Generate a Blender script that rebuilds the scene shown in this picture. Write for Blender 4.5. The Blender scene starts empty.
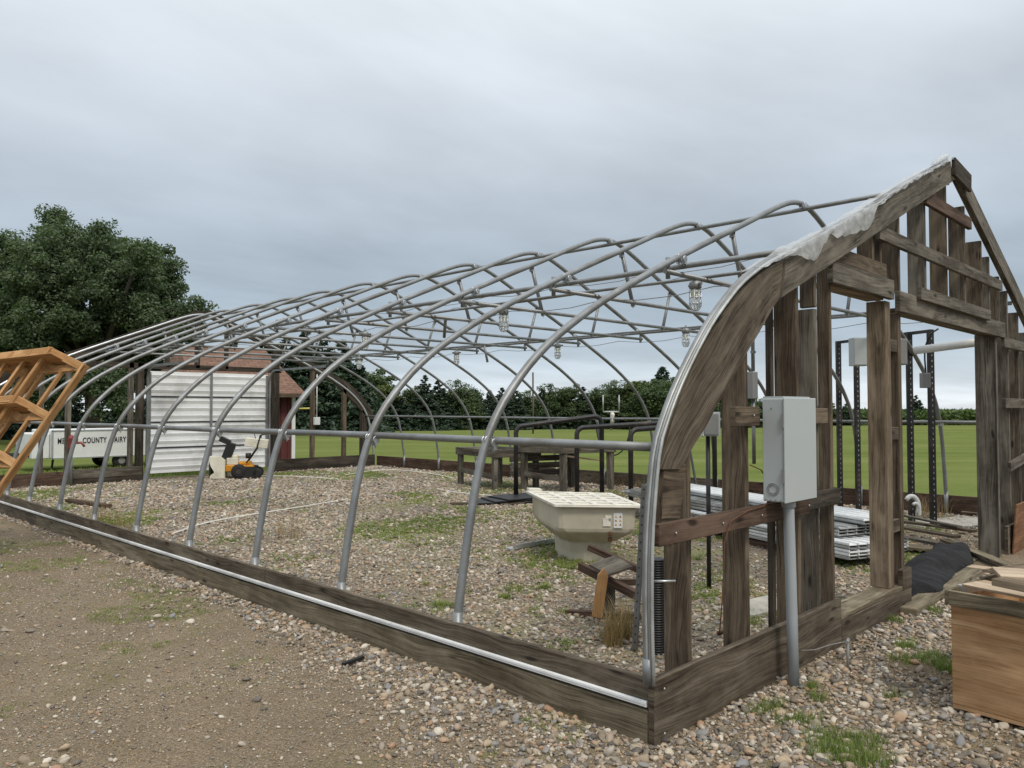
import bpy, math, random
import numpy as np
from mathutils import Vector, Matrix
random.seed(7); rng = np.random.default_rng(7)
SC = bpy.context.scene
COL = SC.collection
# ------------------------------------------------------------------ camera
CAM = np.array([-3.1806, -2.185, 1.6]); YAW, PITCH, ROLL, FPX = .798, .0312, -.0008, 786.755
cy_, sy_ = math.cos(YAW), math.sin(YAW); cp_, sp_ = math.cos(PITCH), math.sin(PITCH)
FW = np.array([sy_*cp_, cy_*cp_, sp_]); R0 = np.array([cy_, -sy_, 0]); U0 = np.cross(R0, FW)
RT = math.cos(ROLL)*R0 + math.sin(ROLL)*U0; UP = -math.sin(ROLL)*R0 + math.cos(ROLL)*U0
cd = bpy.data.cameras.new('camera'); cam = bpy.data.objects.new('camera', cd); COL.objects.link(cam)
cd.sensor_width = 36; cd.lens = FPX*36/1024; cd.clip_end = 2000; cd.clip_start = .05
cam.matrix_world = Matrix([[RT[i], UP[i], -FW[i], CAM[i]] for i in range(3)] + [[0, 0, 0, 1]])
SC.camera = cam
def at(px, py, z):                       # ground / shelf-height point seen at that place of the plan
    v = FW + RT*(px-512)/FPX - UP*(py-384)/FPX
    return CAM + v*((z-CAM[2])/v[2])
# ------------------------------------------------------------------ sky and sun
SC.view_settings.view_transform = 'Standard'; SC.view_settings.look = 'None'
SC.view_settings.exposure = 0.56; SC.view_settings.gamma = 1; SC.view_settings.use_curve_mapping = False
w = bpy.data.worlds.new('World'); SC.world = w; w.use_nodes = True
nt = w.node_tree; nt.nodes.clear()
def N(t, typ, **k):
    n = t.nodes.new(typ)
    for a, b in k.items(): setattr(n, a, b)
    return n
SUN_EL, SUN_ROT = math.radians(52), math.radians(200)
out = N(nt, 'ShaderNodeOutputWorld'); mix = N(nt, 'ShaderNodeMixShader')
b1 = N(nt, 'ShaderNodeBackground'); b2 = N(nt, 'ShaderNodeBackground')
sk = N(nt, 'ShaderNodeTexSky'); sk.sky_type = 'NISHITA'; sk.sun_disc = False
sk.sun_elevation = SUN_EL; sk.sun_rotation = SUN_ROT
b1.inputs[1].default_value = .08; nt.links.new(sk.outputs[0], b1.inputs[0])
tc = N(nt, 'ShaderNodeTexCoord'); sep = N(nt, 'ShaderNodeSeparateXYZ'); nt.links.new(tc.outputs['Generated'], sep.inputs[0])
def M(t, op, a, b=None, clamp=False):
    m = N(t, 'ShaderNodeMath', operation=op, use_clamp=clamp)
    for i, v in enumerate((a, b)):
        if v is None: continue
        if isinstance(v, (int, float)): m.inputs[i].default_value = v
        else: t.links.new(v, m.inputs[i])
    return m.outputs[0]
zc = M(nt, 'MAXIMUM', sep.outputs[2], 0.0)
zz = M(nt, 'ADD', zc, .10)
cx_ = M(nt, 'DIVIDE', sep.outputs[0], zz); cyy = M(nt, 'DIVIDE', sep.outputs[1], zz)
cmb = N(nt, 'ShaderNodeCombineXYZ'); nt.links.new(cx_, cmb.inputs[0]); nt.links.new(cyy, cmb.inputs[1])
mp = N(nt, 'ShaderNodeMapping'); mp.inputs['Rotation'].default_value = (0, 0, .2); mp.inputs['Scale'].default_value = (.55, .8, 1)
nt.links.new(cmb.outputs[0], mp.inputs[0])
n1 = N(nt, 'ShaderNodeTexNoise'); n1.inputs['Scale'].default_value = .8; n1.inputs['Detail'].default_value = 7; n1.inputs['Roughness'].default_value = .55; n1.inputs['Distortion'].default_value = .35
nt.links.new(mp.outputs[0], n1.inputs['Vector'])
n2 = N(nt, 'ShaderNodeTexNoise'); n2.inputs['Scale'].default_value = 2.6; n2.inputs['Detail'].default_value = 5
nt.links.new(mp.outputs[0], n2.inputs['Vector'])
s = M(nt, 'ADD', M(nt, 'MULTIPLY', n1.outputs[0], .75), M(nt, 'MULTIPLY', n2.outputs[0], .25))
s = M(nt, 'MULTIPLY', M(nt, 'SUBTRACT', s, .5), 1.0)                       # cloud thickness variation about 0
er = N(nt, 'ShaderNodeValToRGB')                                             # mean brightness by height above the horizon
e = er.color_ramp; e.interpolation = 'B_SPLINE'
for p, c in ((0.0, (.60, .63, .65)), (.03, (.50, .56, .61)), (.07, (.29, .345, .40)), (.14, (.29, .345, .40)), (.24, (.345, .395, .445)), (.40, (.48, .52, .56)), (.62, (.74, .78, .81)), (1, (.95, .98, 1.0))):
    el = e.elements.new(p) if p not in (0.0, 1) else e.elements[0 if p == 0 else -1]
    el.color = (*c, 1)
nt.links.new(zc, er.inputs[0])
mul = N(nt, 'ShaderNodeMix', data_type='RGBA', blend_type='MULTIPLY'); mul.inputs[0].default_value = 1
g = M(nt, 'ADD', M(nt, 'MULTIPLY', s, 1.15), 1.0)
nt.links.new(er.outputs[0], mul.inputs[6]); nt.links.new(g, mul.inputs[7])
nt.links.new(mul.outputs[2], b2.inputs[0]); b2.inputs[1].default_value = 1.0
mix.inputs[0].default_value = .93
nt.links.new(b1.outputs[0], mix.inputs[1]); nt.links.new(b2.outputs[0], mix.inputs[2]); nt.links.new(mix.outputs[0], out.inputs[0])
sl = bpy.data.lights.new('sun', 'SUN'); so = bpy.data.objects.new('sun', sl); COL.objects.link(so)
sl.energy = 1.35; sl.angle = math.radians(14); sl.color = (1, .92, .80)
d = Vector((math.sin(SUN_ROT)*math.cos(SUN_EL), math.cos(SUN_ROT)*math.cos(SUN_EL), math.sin(SUN_EL)))
so.rotation_euler = (-d).to_track_quat('-Z', 'Y').to_euler()

# ------------------------------------------------------------------ materials
MT = {}
def mat(name, rough=.7, metal=0, spec=.5):
    m = bpy.data.materials.new(name); m.use_nodes = True; MT[name] = m
    t = m.node_tree; p = t.nodes['Principled BSDF']
    p.inputs['Roughness'].default_value = rough; p.inputs['Metallic'].default_value = metal
    p.inputs['Specular IOR Level'].default_value = spec
    return m, t, p
def noise(t, vec, scale, detail=4, rough=.6, dist=0, sc=(1, 1, 1)):
    if sc != (1, 1, 1):
        q = N(t, 'ShaderNodeMapping'); q.inputs['Scale'].default_value = sc; t.links.new(vec, q.inputs[0]); vec = q.outputs[0]
    n = N(t, 'ShaderNodeTexNoise'); n.inputs['Scale'].default_value = scale; n.inputs['Detail'].default_value = detail
    n.inputs['Roughness'].default_value = rough; n.inputs['Distortion'].default_value = dist
    t.links.new(vec, n.inputs['Vector']); return n.outputs[0]
def ramp(t, fac, stops, interp='LINEAR'):
    r = N(t, 'ShaderNodeValToRGB'); e = r.color_ramp; e.interpolation = interp
    e.elements[0].position = stops[0][0]; e.elements[0].color = (*stops[0][1], 1)
    e.elements[1].position = stops[-1][0]; e.elements[1].color = (*stops[-1][1], 1)
    for p, c in stops[1:-1]: e.elements.new(p).color = (*c, 1)
    t.links.new(fac, r.inputs[0]); return r.outputs[0]
def mixc(t, fac, a, b, bt='MIX'):
    m = N(t, 'ShaderNodeMix', data_type='RGBA', blend_type=bt)
    for i, v in ((0, fac), (6, a), (7, b)):
        if isinstance(v, (int, float)): m.inputs[i].default_value = v
        elif isinstance(v, tuple): m.inputs[i].default_value = (*v, 1)
        else: t.links.new(v, m.inputs[i])
    return m.outputs[2]
def bump(t, p, h, strength=.3, dist=.01):
    b = N(t, 'ShaderNodeBump'); b.inputs['Strength'].default_value = strength; b.inputs['Distance'].default_value = dist
    t.links.new(h, b.inputs['Height']); t.links.new(b.outputs[0], p.inputs['Normal'])
def coord(t, k='Object'): return N(t, 'ShaderNodeTexCoord').outputs[k]
def simple(name, col, rough=.6, metal=0, var=.25, scale=6, bmp=0.0, spec=.5, dirt=None):
    m, t, p = mat(name, rough, metal, spec); c = coord(t)
    f = noise(t, c, scale, 6, .65)
    lo = tuple(max(0, x*(1-var)) for x in col); hi = tuple(min(1, x*(1+var)) for x in col)
    o = ramp(t, f, [(.3, lo), (.7, hi)])
    if dirt:
        f2 = noise(t, c, scale*.35, 7, .7); o = mixc(t, ramp(t, f2, [(.48, (0, 0, 0)), (.68, (1, 1, 1))]), o, dirt)
    t.links.new(o, p.inputs['Base Color'])
    r = N(t, 'ShaderNodeMapRange'); r.inputs[3].default_value = max(.05, rough-.12); r.inputs[4].default_value = min(1, rough+.15)
    t.links.new(f, r.inputs[0]); t.links.new(r.outputs[0], p.inputs['Roughness'])
    if bmp: bump(t, p, noise(t, c, scale*6, 4), bmp, .004)
    return m
def wood(name, dark, mid, light, stain=.5, rough=.85, red=None, knots=True):
    m, t, p = mat(name, rough, 0, .25); uv = N(t, 'ShaderNodeUVMap').outputs[0]
    warp = noise(t, uv, 1.3, 2, .5, 0, (1, 3, 1))
    wv = N(t, 'ShaderNodeVectorMath', operation='MULTIPLY_ADD'); t.links.new(warp, wv.inputs[0]) ; wv.inputs[1].default_value = (0, .12, 0); t.links.new(uv, wv.inputs[2])
    uvw = wv.outputs[0]
    g1 = noise(t, uvw, 1, 8, .70, 1.1, (.9, 22, 1))
    g2 = noise(t, uvw, 1, 6, .65, .5, (2.2, 120, 1))
    g3 = noise(t, uv, 9, 5, .7)
    f = M(t, 'ADD', M(t, 'MULTIPLY', g1, .46), M(t, 'ADD', M(t, 'MULTIPLY', g2, .40), M(t, 'MULTIPLY', g3, .14)))
    c = ramp(t, f, [(.40, dark), (.49, mid), (.60, light)])
    big = noise(t, uv, 1.6, 4, .6, .3, (1, 3.5, 1))
    c = mixc(t, ramp(t, big, [(.42, (0, 0, 0)), (.66, (1, 1, 1))]), c, mixc(t, 1.0, c, (stain, stain*.93, stain*.86), 'MULTIPLY'))
    c = mixc(t, ramp(t, noise(t, uv, 1.1, 5, .6, .5, (.8, 3, 1)), [(.54, (0, 0, 0)), (.68, (.55, .55, .55))]), c, tuple(min(1, x*1.35) for x in light))
    if red: c = mixc(t, ramp(t, noise(t, uv, .9, 3, .6, 0, (1, 2, 1)), [(.42, (0, 0, 0)), (.6, (.8, .8, .8))]), c, red)
    if knots:
        v = N(t, 'ShaderNodeTexVoronoi'); v.inputs['Scale'].default_value = 1
        q = N(t, 'ShaderNodeMapping'); q.inputs['Scale'].default_value = (2.6, 9, 1); t.links.new(uvw, q.inputs[0]); t.links.new(q.outputs[0], v.inputs['Vector'])
        c = mixc(t, ramp(t, v.outputs['Distance'], [(.07, (.9, .9, .9)), (.17, (0, 0, 0))]), c, tuple(x*.5 for x in dark))
    crk = ramp(t, noise(t, uvw, 1, 3, .5, 0, (.8, 60, 1)), [(.27, (1, 1, 1)), (.32, (0, 0, 0))])
    c = mixc(t, crk, c, tuple(x*.35 for x in dark))
    t.links.new(c, p.inputs['Base Color'])
    bump(t, p, M(t, 'SUBTRACT', f, M(t, 'MULTIPLY', crk, .5)), .5, .006)
    return m
wood('wood_weathered', (.034, .026, .019), (.100, .080, .057), (.185, .155, .118), .55)
wood('wood_grey', (.038, .032, .025), (.112, .098, .078), (.21, .19, .155), .52)
wood('wood_brown', (.036, .026, .018), (.102, .077, .053), (.19, .150, .106), .55)
wood('wood_light', (.085, .060, .038), (.175, .135, .092), (.28, .22, .155), .6)
wood('wood_red', (.036, .022, .015), (.082, .051, .035), (.145, .098, .072), .6)
wood('wood_dark', (.017, .014, .011), (.042, .034, .026), (.09, .075, .058), .65)
wood('wood_sill', (.062, .050, .032), (.150, .124, .083), (.27, .235, .165), .6)
wood('wood_orange', (.25, .125, .045), (.39, .215, .09), (.51, .32, .16), .78)
wood('plywood_red', (.13, .06, .03), (.23, .115, .06), (.30, .17, .10), .6, knots=False)
wood('plywood', (.30, .165, .08), (.44, .265, .135), (.50, .33, .185), .66, knots=False)
wood('plywood_pale', (.30, .22, .15), (.42, .33, .24), (.52, .43, .33), .8, knots=False)
simple('galvanized', (.235, .245, .25), .45, .5, .22, 5, .1, dirt=(.155, .15, .135))
simple('galvanized_bright', (.50, .52, .53), .32, .75, .15, 8, .05)
simple('aluminium', (.62, .64, .65), .3, .75, .15, 5)
simple('aluminium_dull', (.42, .43, .42), .45, .5, .3, 4, dirt=(.20, .19, .17))
simple('box_grey', (.40, .43, .43), .45, 0, .05, 2, .02)
simple('box_grey_dark', (.22, .22, .215), .5, 0, .1, 4)
simple('pvc_grey', (.34, .37, .39), .45, 0, .07, 3)
simple('black_steel', (.018, .018, .02), .45, .2, .4, 9, dirt=(.07, .055, .045))
simple('black_plastic', (.012, .012, .013), .45, 0, .3, 8)
simple('white_steel', (.78, .79, .79), .45, 0, .07, 2, dirt=(.47, .47, .46))
simple('white_paint', (.68, .69, .68), .5, 0, .06, 2, dirt=(.55, .55, .53))
simple('bin_tan', (.49, .445, .345), .7, 0, .12, 3, .15, dirt=(.33, .295, .225))
simple('bin_lid', (.72, .69, .60), .6, 0, .08, 5, dirt=(.5, .48, .42))
simple('label_white', (.7, .7, .7), .5, 0, .05)
simple('label_black', (.02, .02, .02), .5)
simple('label_amber', (.55, .33, .06), .5)
simple('rope_white', (.62, .60, .54), .8, 0, .15, 12)
simple('red_paint', (.22, .035, .03), .5, 0, .3, 20)
simple('cream_paint', (.70, .67, .55), .45, 0, .12, 6, dirt=(.42, .38, .28))
simple('orange_paint', (.62, .27, .02), .45, 0, .2, 9)
simple('rubber', (.015, .015, .015), .8, 0, .3, 9)
simple('concrete', (.36, .34, .30), .9, 0, .18, 5, .4)
simple('rust', (.12, .05, .025), .9, 0, .35, 14, .3)
simple('yellow_paint', (.55, .47, .12), .5, 0, .1)
simple('bark', (.06, .048, .036), .95, 0, .4, 7, .6)
simple('stalk', (.09, .045, .028), .9, 0, .3)
m, t, p = mat('barn_red', .85); c = coord(t)
br = ramp(t, noise(t, c, 3, 6, .7, .4, (8, 8, .7)), [(.32, (.055, .012, .012)), (.6, (.11, .025, .024)), (.78, (.24, .15, .13))])
t.links.new(br, p.inputs['Base Color'])
m, t, p = mat('shingle', .9); uv = N(t, 'ShaderNodeUVMap').outputs[0]
bk = N(t, 'ShaderNodeTexBrick'); bk.offset = .5; bk.inputs['Scale'].default_value = 1; bk.inputs['Brick Width'].default_value = .3; bk.inputs['Row Height'].default_value = .14; bk.inputs['Mortar Size'].default_value = .012; bk.inputs['Bias'].default_value = -.1
bk.inputs['Color1'].default_value = (.13, .065, .045, 1); bk.inputs['Color2'].default_value = (.25, .14, .095, 1); bk.inputs['Mortar'].default_value = (.05, .03, .02, 1)
t.links.new(uv, bk.inputs['Vector']); t.links.new(mixc(t, .4, bk.outputs[0], ramp(t, noise(t, uv, 9, 5), [(.3, (.10, .055, .04)), (.7, (.27, .17, .12))])), p.inputs['Base Color'])
bump(t, p, bk.outputs['Fac'], -.5, .02)
m, t, p = mat('fabric_black', .95); c = coord(t)
t.links.new(ramp(t, noise(t, c, 5, 6, .7), [(.3, (.004, .004, .005)), (.7, (.010, .010, .011))]), p.inputs['Base Color'])
bump(t, p, noise(t, c, 5, 5, .55, 1.8), .9, .05)
m, t, p = mat('plastic_film', .25); p.inputs['Base Color'].default_value = (.78, .80, .81, 1); p.inputs['Alpha'].default_value = 1
tr = N(t, 'ShaderNodeBsdfTranslucent'); tr.inputs[0].default_value = (.75, .78, .8, 1); tp = N(t, 'ShaderNodeBsdfTransparent'); p.inputs['Roughness'].default_value = .45; p.inputs['Specular IOR Level'].default_value = .25
m1 = N(t, 'ShaderNodeMixShader'); m1.inputs[0].default_value = .45; m2 = N(t, 'ShaderNodeMixShader')
t.links.new(p.outputs[0], m1.inputs[1]); t.links.new(tr.outputs[0], m1.inputs[2])
t.links.new(ramp(t, noise(t, coord(t), 9, 5, .6, 1), [(.35, (.22, .22, .22)), (.7, (.6, .6, .6))]), m2.inputs[0])
t.links.new(m1.outputs[0], m2.inputs[1]); t.links.new(tp.outputs[0], m2.inputs[2]); t.links.new(m2.outputs[0], t.nodes['Material Output'].inputs[0])
bump(t, p, noise(t, coord(t), 9, 4, .55, 1.0), .5, .02)
m, t, p = mat('lamp_glass', .08); p.inputs['Base Color'].default_value = (.85, .87, .87, 1); p.inputs['Transmission Weight'].default_value = .75; p.inputs['IOR'].default_value = 1.2

def leafmat(name, dark, light, trans=.25, rough=.55):
    m, t, p = mat(name, rough, 0, .3); c = coord(t)
    geo = N(t, 'ShaderNodeAttribute'); geo.attribute_name = 'leafvar'
    f = M(t, 'ADD', M(t, 'MULTIPLY', noise(t, c, .55, 3), .6), M(t, 'MULTIPLY', geo.outputs['Fac'], .4))
    cc = ramp(t, f, [(.3, dark), (.7, light)])
    t.links.new(cc, p.inputs['Base Color'])
    tr = N(t, 'ShaderNodeBsdfTranslucent'); t.links.new(mixc(t, 1.0, cc, (.9, 1.2, .5), 'MULTIPLY'), tr.inputs[0])
    mx = N(t, 'ShaderNodeMixShader'); mx.inputs[0].default_value = trans
    t.links.new(p.outputs[0], mx.inputs[1]); t.links.new(tr.outputs[0], mx.inputs[2]); t.links.new(mx.outputs[0], t.nodes['Material Output'].inputs[0])
    return m
leafmat('leaf_maple', (.058, .084, .046), (.135, .175, .095), .35)
leafmat('leaf_decid', (.045, .070, .030), (.105, .145, .058))
leafmat('leaf_light', (.07, .10, .028), (.14, .17, .055))
leafmat('leaf_spruce', (.032, .055, .036), (.065, .098, .060), .2)
leafmat('leaf_weed', (.13, .17, .035), (.27, .31, .085), .3)
leafmat('leaf_grass', (.11, .16, .035), (.22, .27, .075), .35)
leafmat('leaf_dry', (.26, .17, .08), (.42, .31, .17), .2)
leafmat('leaf_corn', (.055, .09, .028), (.12, .16, .055), .3)

# ground materials
def cellstones(t, vec, scale, stops, bp):
    v = N(t, 'ShaderNodeTexVoronoi'); v.inputs['Scale'].default_value = scale; t.links.new(vec, v.inputs['Vector'])
    s = N(t, 'ShaderNodeSeparateColor'); t.links.new(v.outputs['Color'], s.inputs[0])
    col = ramp(t, s.outputs[0], stops)
    edge = ramp(t, v.outputs['Distance'], [(.25, (1, 1, 1)), (.62, (.32, .32, .32))])
    return mixc(t, 1.0, col, edge, 'MULTIPLY'), v.outputs['Distance']
STONES = [(0, (.10, .09, .078)), (.2, (.20, .165, .125)), (.38, (.33, .27, .20)), (.55, (.25, .23, .205)), (.7, (.40, .33, .25)), (.85, (.32, .22, .15)), (1, (.54, .49, .42))]
m, t, p = mat('floor_gravel', .85, 0, .3); c = coord(t)
a, h1 = cellstones(t, c, 38, STONES, .5); b, h2 = cellstones(t, c, 75, STONES, .5)
cc = mixc(t, .4, a, b); dm = noise(t, c, .9, 6, .65)
cc = mixc(t, ramp(t, dm, [(.42, (0, 0, 0)), (.58, (.85, .85, .85))]), cc, mixc(t, noise(t, c, 60, 4), (.12, .09, .055), (.29, .23, .155)))
gm = ramp(t, noise(t, c, .55, 6, .7, .4), [(.46, (0, 0, 0)), (.62, (.75, .75, .75))])
cc = mixc(t, gm, cc, mixc(t, noise(t, c, 30, 5), (.11, .125, .035), (.26, .27, .10)))
t.links.new(cc, p.inputs['Base Color']); bump(t, p, h1, -.9, .02)
m, t, p = mat('yard_dirt', .92, 0, .25); c = coord(t)
d1 = ramp(t, noise(t, c, 1.1, 8, .65, .3), [(.34, (.15, .11, .066)), (.48, (.29, .22, .138)), (.64, (.47, .37, .25))])
d2, hh = cellstones(t, c, 95, [(0, (.12, .085, .05)), (.5, (.28, .215, .135)), (.8, (.38, .30, .20)), (1, (.6, .52, .40))], .4)
cc = mixc(t, .55, d1, d2)
fine = noise(t, c, 110, 5, .8)
cc = mixc(t, .5, cc, ramp(t, fine, [(.36, (.06, .043, .028)), (.5, (.28, .215, .14)), (.64, (.58, .48, .35))]))
wet = ramp(t, noise(t, c, .7, 5, .6), [(.55, (0, 0, 0)), (.72, (.6, .6, .6))])
cc = mixc(t, wet, cc, mixc(t, 1.0, cc, (.55, .56, .6), 'MULTIPLY'))
gm = ramp(t, noise(t, c, 1.15, 8, .75, .5), [(.52, (0, 0, 0)), (.66, (.6, .6, .6))])
cc = mixc(t, gm, cc, mixc(t, noise(t, c, 40, 5), (.105, .095, .035), (.24, .215, .09)))
t.links.new(cc, p.inputs['Base Color']); bump(t, p, M(t, 'ADD', noise(t, c, 9, 8, .7), M(t, 'MULTIPLY', hh, -.3)), .95, .05)
m, t, p = mat('lawn', 1, 0, 0); c = coord(t)
dp = N(t, 'ShaderNodeVectorMath', operation='DOT_PRODUCT'); t.links.new(c, dp.inputs[0]); dp.inputs[1].default_value = (math.sin(YAW-.05), math.cos(YAW-.05), 0)
dq = N(t, 'ShaderNodeVectorMath', operation='DOT_PRODUCT'); t.links.new(c, dq.inputs[0]); dq.inputs[1].default_value = (math.cos(YAW-.05), -math.sin(YAW-.05), 0)
cv = N(t, 'ShaderNodeCombineXYZ'); t.links.new(dp.outputs['Value'], cv.inputs[0]); t.links.new(dq.outputs['Value'], cv.inputs[1])
sn = noise(t, cv.outputs[0], 1, 5, .7, .3, (.42, .035, 1))
l1 = ramp(t, sn, [(.34, (.075, .112, .026)), (.46, (.118, .155, .038)), (.55, (.15, .18, .052)), (.68, (.225, .24, .095))])
l2 = mixc(t, .35, l1, ramp(t, noise(t, c, .5, 6, .7), [(.35, (.09, .125, .03)), (.65, (.19, .21, .08))]))
l3 = mixc(t, .3, l2, ramp(t, noise(t, c, 14, 6, .75), [(.3, (.05, .08, .02)), (.7, (.22, .245, .10))]))
t.links.new(l3, p.inputs['Base Color']); bump(t, p, noise(t, c, 25, 5), .5, .04)
m, t, p = mat('pebble', .62, 0, .4)
at_ = N(t, 'ShaderNodeAttribute'); at_.attribute_type = 'INSTANCER'; at_.attribute_name = 'tone'
pc = ramp(t, at_.outputs['Fac'], [(0, (.055, .05, .048)), (.14, (.17, .14, .105)), (.28, (.32, .245, .16)), (.42, (.19, .20, .215)), (.55, (.42, .325, .215)), (.68, (.33, .19, .11)), (.78, (.37, .34, .29)), (.9, (.52, .44, .335)), (1, (.66, .62, .54))])
pc = mixc(t, .2, pc, ramp(t, noise(t, coord(t), 2.2, 5, .7), [(.3, (.12, .10, .075)), (.7, (.50, .43, .335))]))
t.links.new(pc, p.inputs['Base Color']); bump(t, p, noise(t, coord(t), 6, 4), .25, .1)

# ------------------------------------------------------------------ mesh building
class MB:
    def __init__(s): s.v = []; s.f = []; s.uv = []; s.sm = []
    def face(s, pts, uv=None, smooth=False):
        b = len(s.v); s.v += [tuple(map(float, q)) for q in pts]; s.f.append(tuple(range(b, b+len(pts))))
        s.uv.append(uv or [(0, 0)]*len(pts)); s.sm.append(smooth)
    def box(s, c, half, X=(1, 0, 0), Y=(0, 1, 0), Z=(0, 0, 1), seed=True):
        c = np.array(c, float); A = [np.array(a, float) for a in (X, Y, Z)]; A = [a/np.linalg.norm(a) for a in A]
        P = {}
        b = len(s.v)
        for i in range(8):
            sg = [1 if i >> k & 1 else -1 for k in range(3)]
            s.v.append(tuple(c + sum(A[k]*half[k]*sg[k] for k in range(3))))
        L = int(np.argmax(half)); o = [k for k in range(3) if k != L]
        off = (random.uniform(0, 40), random.uniform(0, 40)) if seed else (0, 0)
        for ax in range(3):
            for sg in (0, 1):
                j, k = [q for q in range(3) if q != ax]
                ids = [(0, 0), (1, 0), (1, 1), (0, 1)]
                if (sg == 1) == (ax == 1): ids = ids[::-1]
                fi = []; uv = []
                for (p_, q_) in ids:
                    bit = {ax: sg, j: p_, k: q_}; i = sum(bit[n] << n for n in range(3)); fi.append(b+i)
                    loc = [half[n]*(2*bit[n]-1) for n in range(3)]
                    if ax == L: uv.append((off[0]+loc[o[0]]*.3+ax*3, off[1]+loc[o[1]]))
                    else:
                        o2 = [n for n in o if n != ax][0]
                        uv.append((off[0]+loc[L], off[1]+loc[o2]+ax*1.7+sg*.9))
                s.f.append(tuple(fi)); s.uv.append(uv); s.sm.append(False)
    def bb(s, x0, x1, y0, y1, z0, z1): s.box(((x0+x1)/2, (y0+y1)/2, (z0+z1)/2), ((x1-x0)/2, (y1-y0)/2, (z1-z0)/2))
    def beam(s, a, b, w, h, up=(0, 0, 1)):
        a = np.array(a, float); b = np.array(b, float); X = b-a; L = np.linalg.norm(X); X = X/L
        Y = np.cross(up, X); Y /= np.linalg.norm(Y); Z = np.cross(X, Y)
        s.box((a+b)/2, (L/2, w/2, h/2), X, Y, Z)
    def tube(s, pts, r, n=10, caps=True, closed=False):
        P = [np.array(q, float) for q in pts]; b0 = len(s.v); m = len(P); rs = r if hasattr(r, '__len__') else [r]*m
        T = []
        for i in range(m):
            t_ = (P[(i+1) % m]-P[i-1]) if closed else P[min(i+1, m-1)]-P[max(i-1, 0)]; T.append(t_/(np.linalg.norm(t_)+1e-12))
        ref = np.array([0, 0, 1.]) if abs(T[0][2]) < .9 else np.array([1., 0, 0])
        u = np.cross(ref, T[0]); u /= np.linalg.norm(u)
        for i in range(m):
            u = u-T[i]*(u@T[i]); u /= np.linalg.norm(u); v = np.cross(T[i], u)
            for k in range(n):
                a = 2*math.pi*k/n; s.v.append(tuple(P[i]+rs[i]*(math.cos(a)*u+math.sin(a)*v)))
        for i in range(m if closed else m-1):
            for k in range(n):
                i2 = (i+1) % m
                s.f.append((b0+i*n+k, b0+i*n+(k+1) % n, b0+i2*n+(k+1) % n, b0+i2*n+k)); s.uv.append([(i*.1, k*.02)]*4); s.sm.append(True)
        if caps and not closed:
            s.f.append(tuple(b0+k for k in range(n))[::-1]); s.uv.append([(0, 0)]*n); s.sm.append(False)
            s.f.append(tuple(b0+(m-1)*n+k for k in range(n))); s.uv.append([(0, 0)]*n); s.sm.append(False)
    def lathe(s, c, prof, n=20, axis=(0, 0, 1)):
        ax = np.array(axis, float); ax /= np.linalg.norm(ax); r_ = np.array([1, 0, 0.]) if abs(ax[0]) < .9 else np.array([0, 1., 0])
        u = np.cross(ax, r_); u /= np.linalg.norm(u); v = np.cross(ax, u); b0 = len(s.v); c = np.array(c, float)
        for (r, h) in prof:
            for k in range(n):
                a = 2*math.pi*k/n; s.v.append(tuple(c+ax*h+r*(math.cos(a)*u+math.sin(a)*v)))
        for i in range(len(prof)-1):
            for k in range(n):
                s.f.append((b0+i*n+k, b0+i*n+(k+1) % n, b0+(i+1)*n+(k+1) % n, b0+(i+1)*n+k)); s.uv.append([(0, 0)]*4); s.sm.append(True)
        s.f.append(tuple(b0+k for k in range(n))[::-1]); s.uv.append([(0, 0)]*n); s.sm.append(False)
        s.f.append(tuple(b0+(len(prof)-1)*n+k for k in range(n))); s.uv.append([(0, 0)]*n); s.sm.append(False)
    def prism(s, poly, y0, y1, along=None):           # polygon in (x, z) extruded over y, quads strip outer/inner lists
        n = len(poly); off = random.uniform(0, 30)
        s.face([(x, y0, z) for x, z in poly], [(x+off, z+off) for x, z in poly])
        s.face([(x, y1, z) for x, z in poly[::-1]], [(x+off, z+off) for x, z in poly[::-1]])
        for i in range(n):
            a, b = poly[i], poly[(i+1) % n]
            s.face([(a[0], y1, a[1]), (b[0], y1, b[1]), (b[0], y0, b[1]), (a[0], y0, a[1])], [(off, 0), (off+1, 0), (off+1, y1-y0), (off, y1-y0)])
    def strip(s, outer, inner, y0, y1):                # curved beam between two polylines in xz, grain follows the curve
        n = len(outer); off = random.uniform(0, 30); L = 0
        for i in range(n-1):
            o0, o1, i0, i1 = [np.array(q) for q in (outer[i], outer[i+1], inner[i], inner[i+1])]
            d = np.linalg.norm((o1+i1-o0-i0)/2); wd = np.linalg.norm(o0-i0); wd2 = np.linalg.norm(o1-i1)
            f = lambda q, y: (q[0], y, q[1])
            s.face([f(i0, y0), f(i1, y0), f(o1, y0), f(o0, y0)], [(off+L, off), (off+L+d, off), (off+L+d, off+wd2), (off+L, off+wd)])
            s.face([f(o0, y1), f(o1, y1), f(i1, y1), f(i0, y1)], [(off+L, off+wd), (off+L+d, off+wd2), (off+L+d, off), (off+L, off)])
            s.face([f(o0, y0), f(o1, y0), f(o1, y1), f(o0, y1)], [(off+L, off+2), (off+L+d, off+2), (off+L+d, off+2+y1-y0), (off+L, off+2+y1-y0)])
            s.face([f(i1, y0), f(i0, y0), f(i0, y1), f(i1, y1)], [(off+L+d, off+3), (off+L, off+3), (off+L, off+3+y1-y0), (off+L+d, off+3+y1-y0)])
            L += d
        for q, r_ in ((0, 1), (n-1, -1)):
            o, i_ = outer[q], inner[q]; pts = [(o[0], y0, o[1]), (o[0], y1, o[1]), (i_[0], y1, i_[1]), (i_[0], y0, i_[1])]
            s.face(pts[::r_], [(0, 0), (0, .1), (.3, .1), (.3, 0)])
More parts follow.
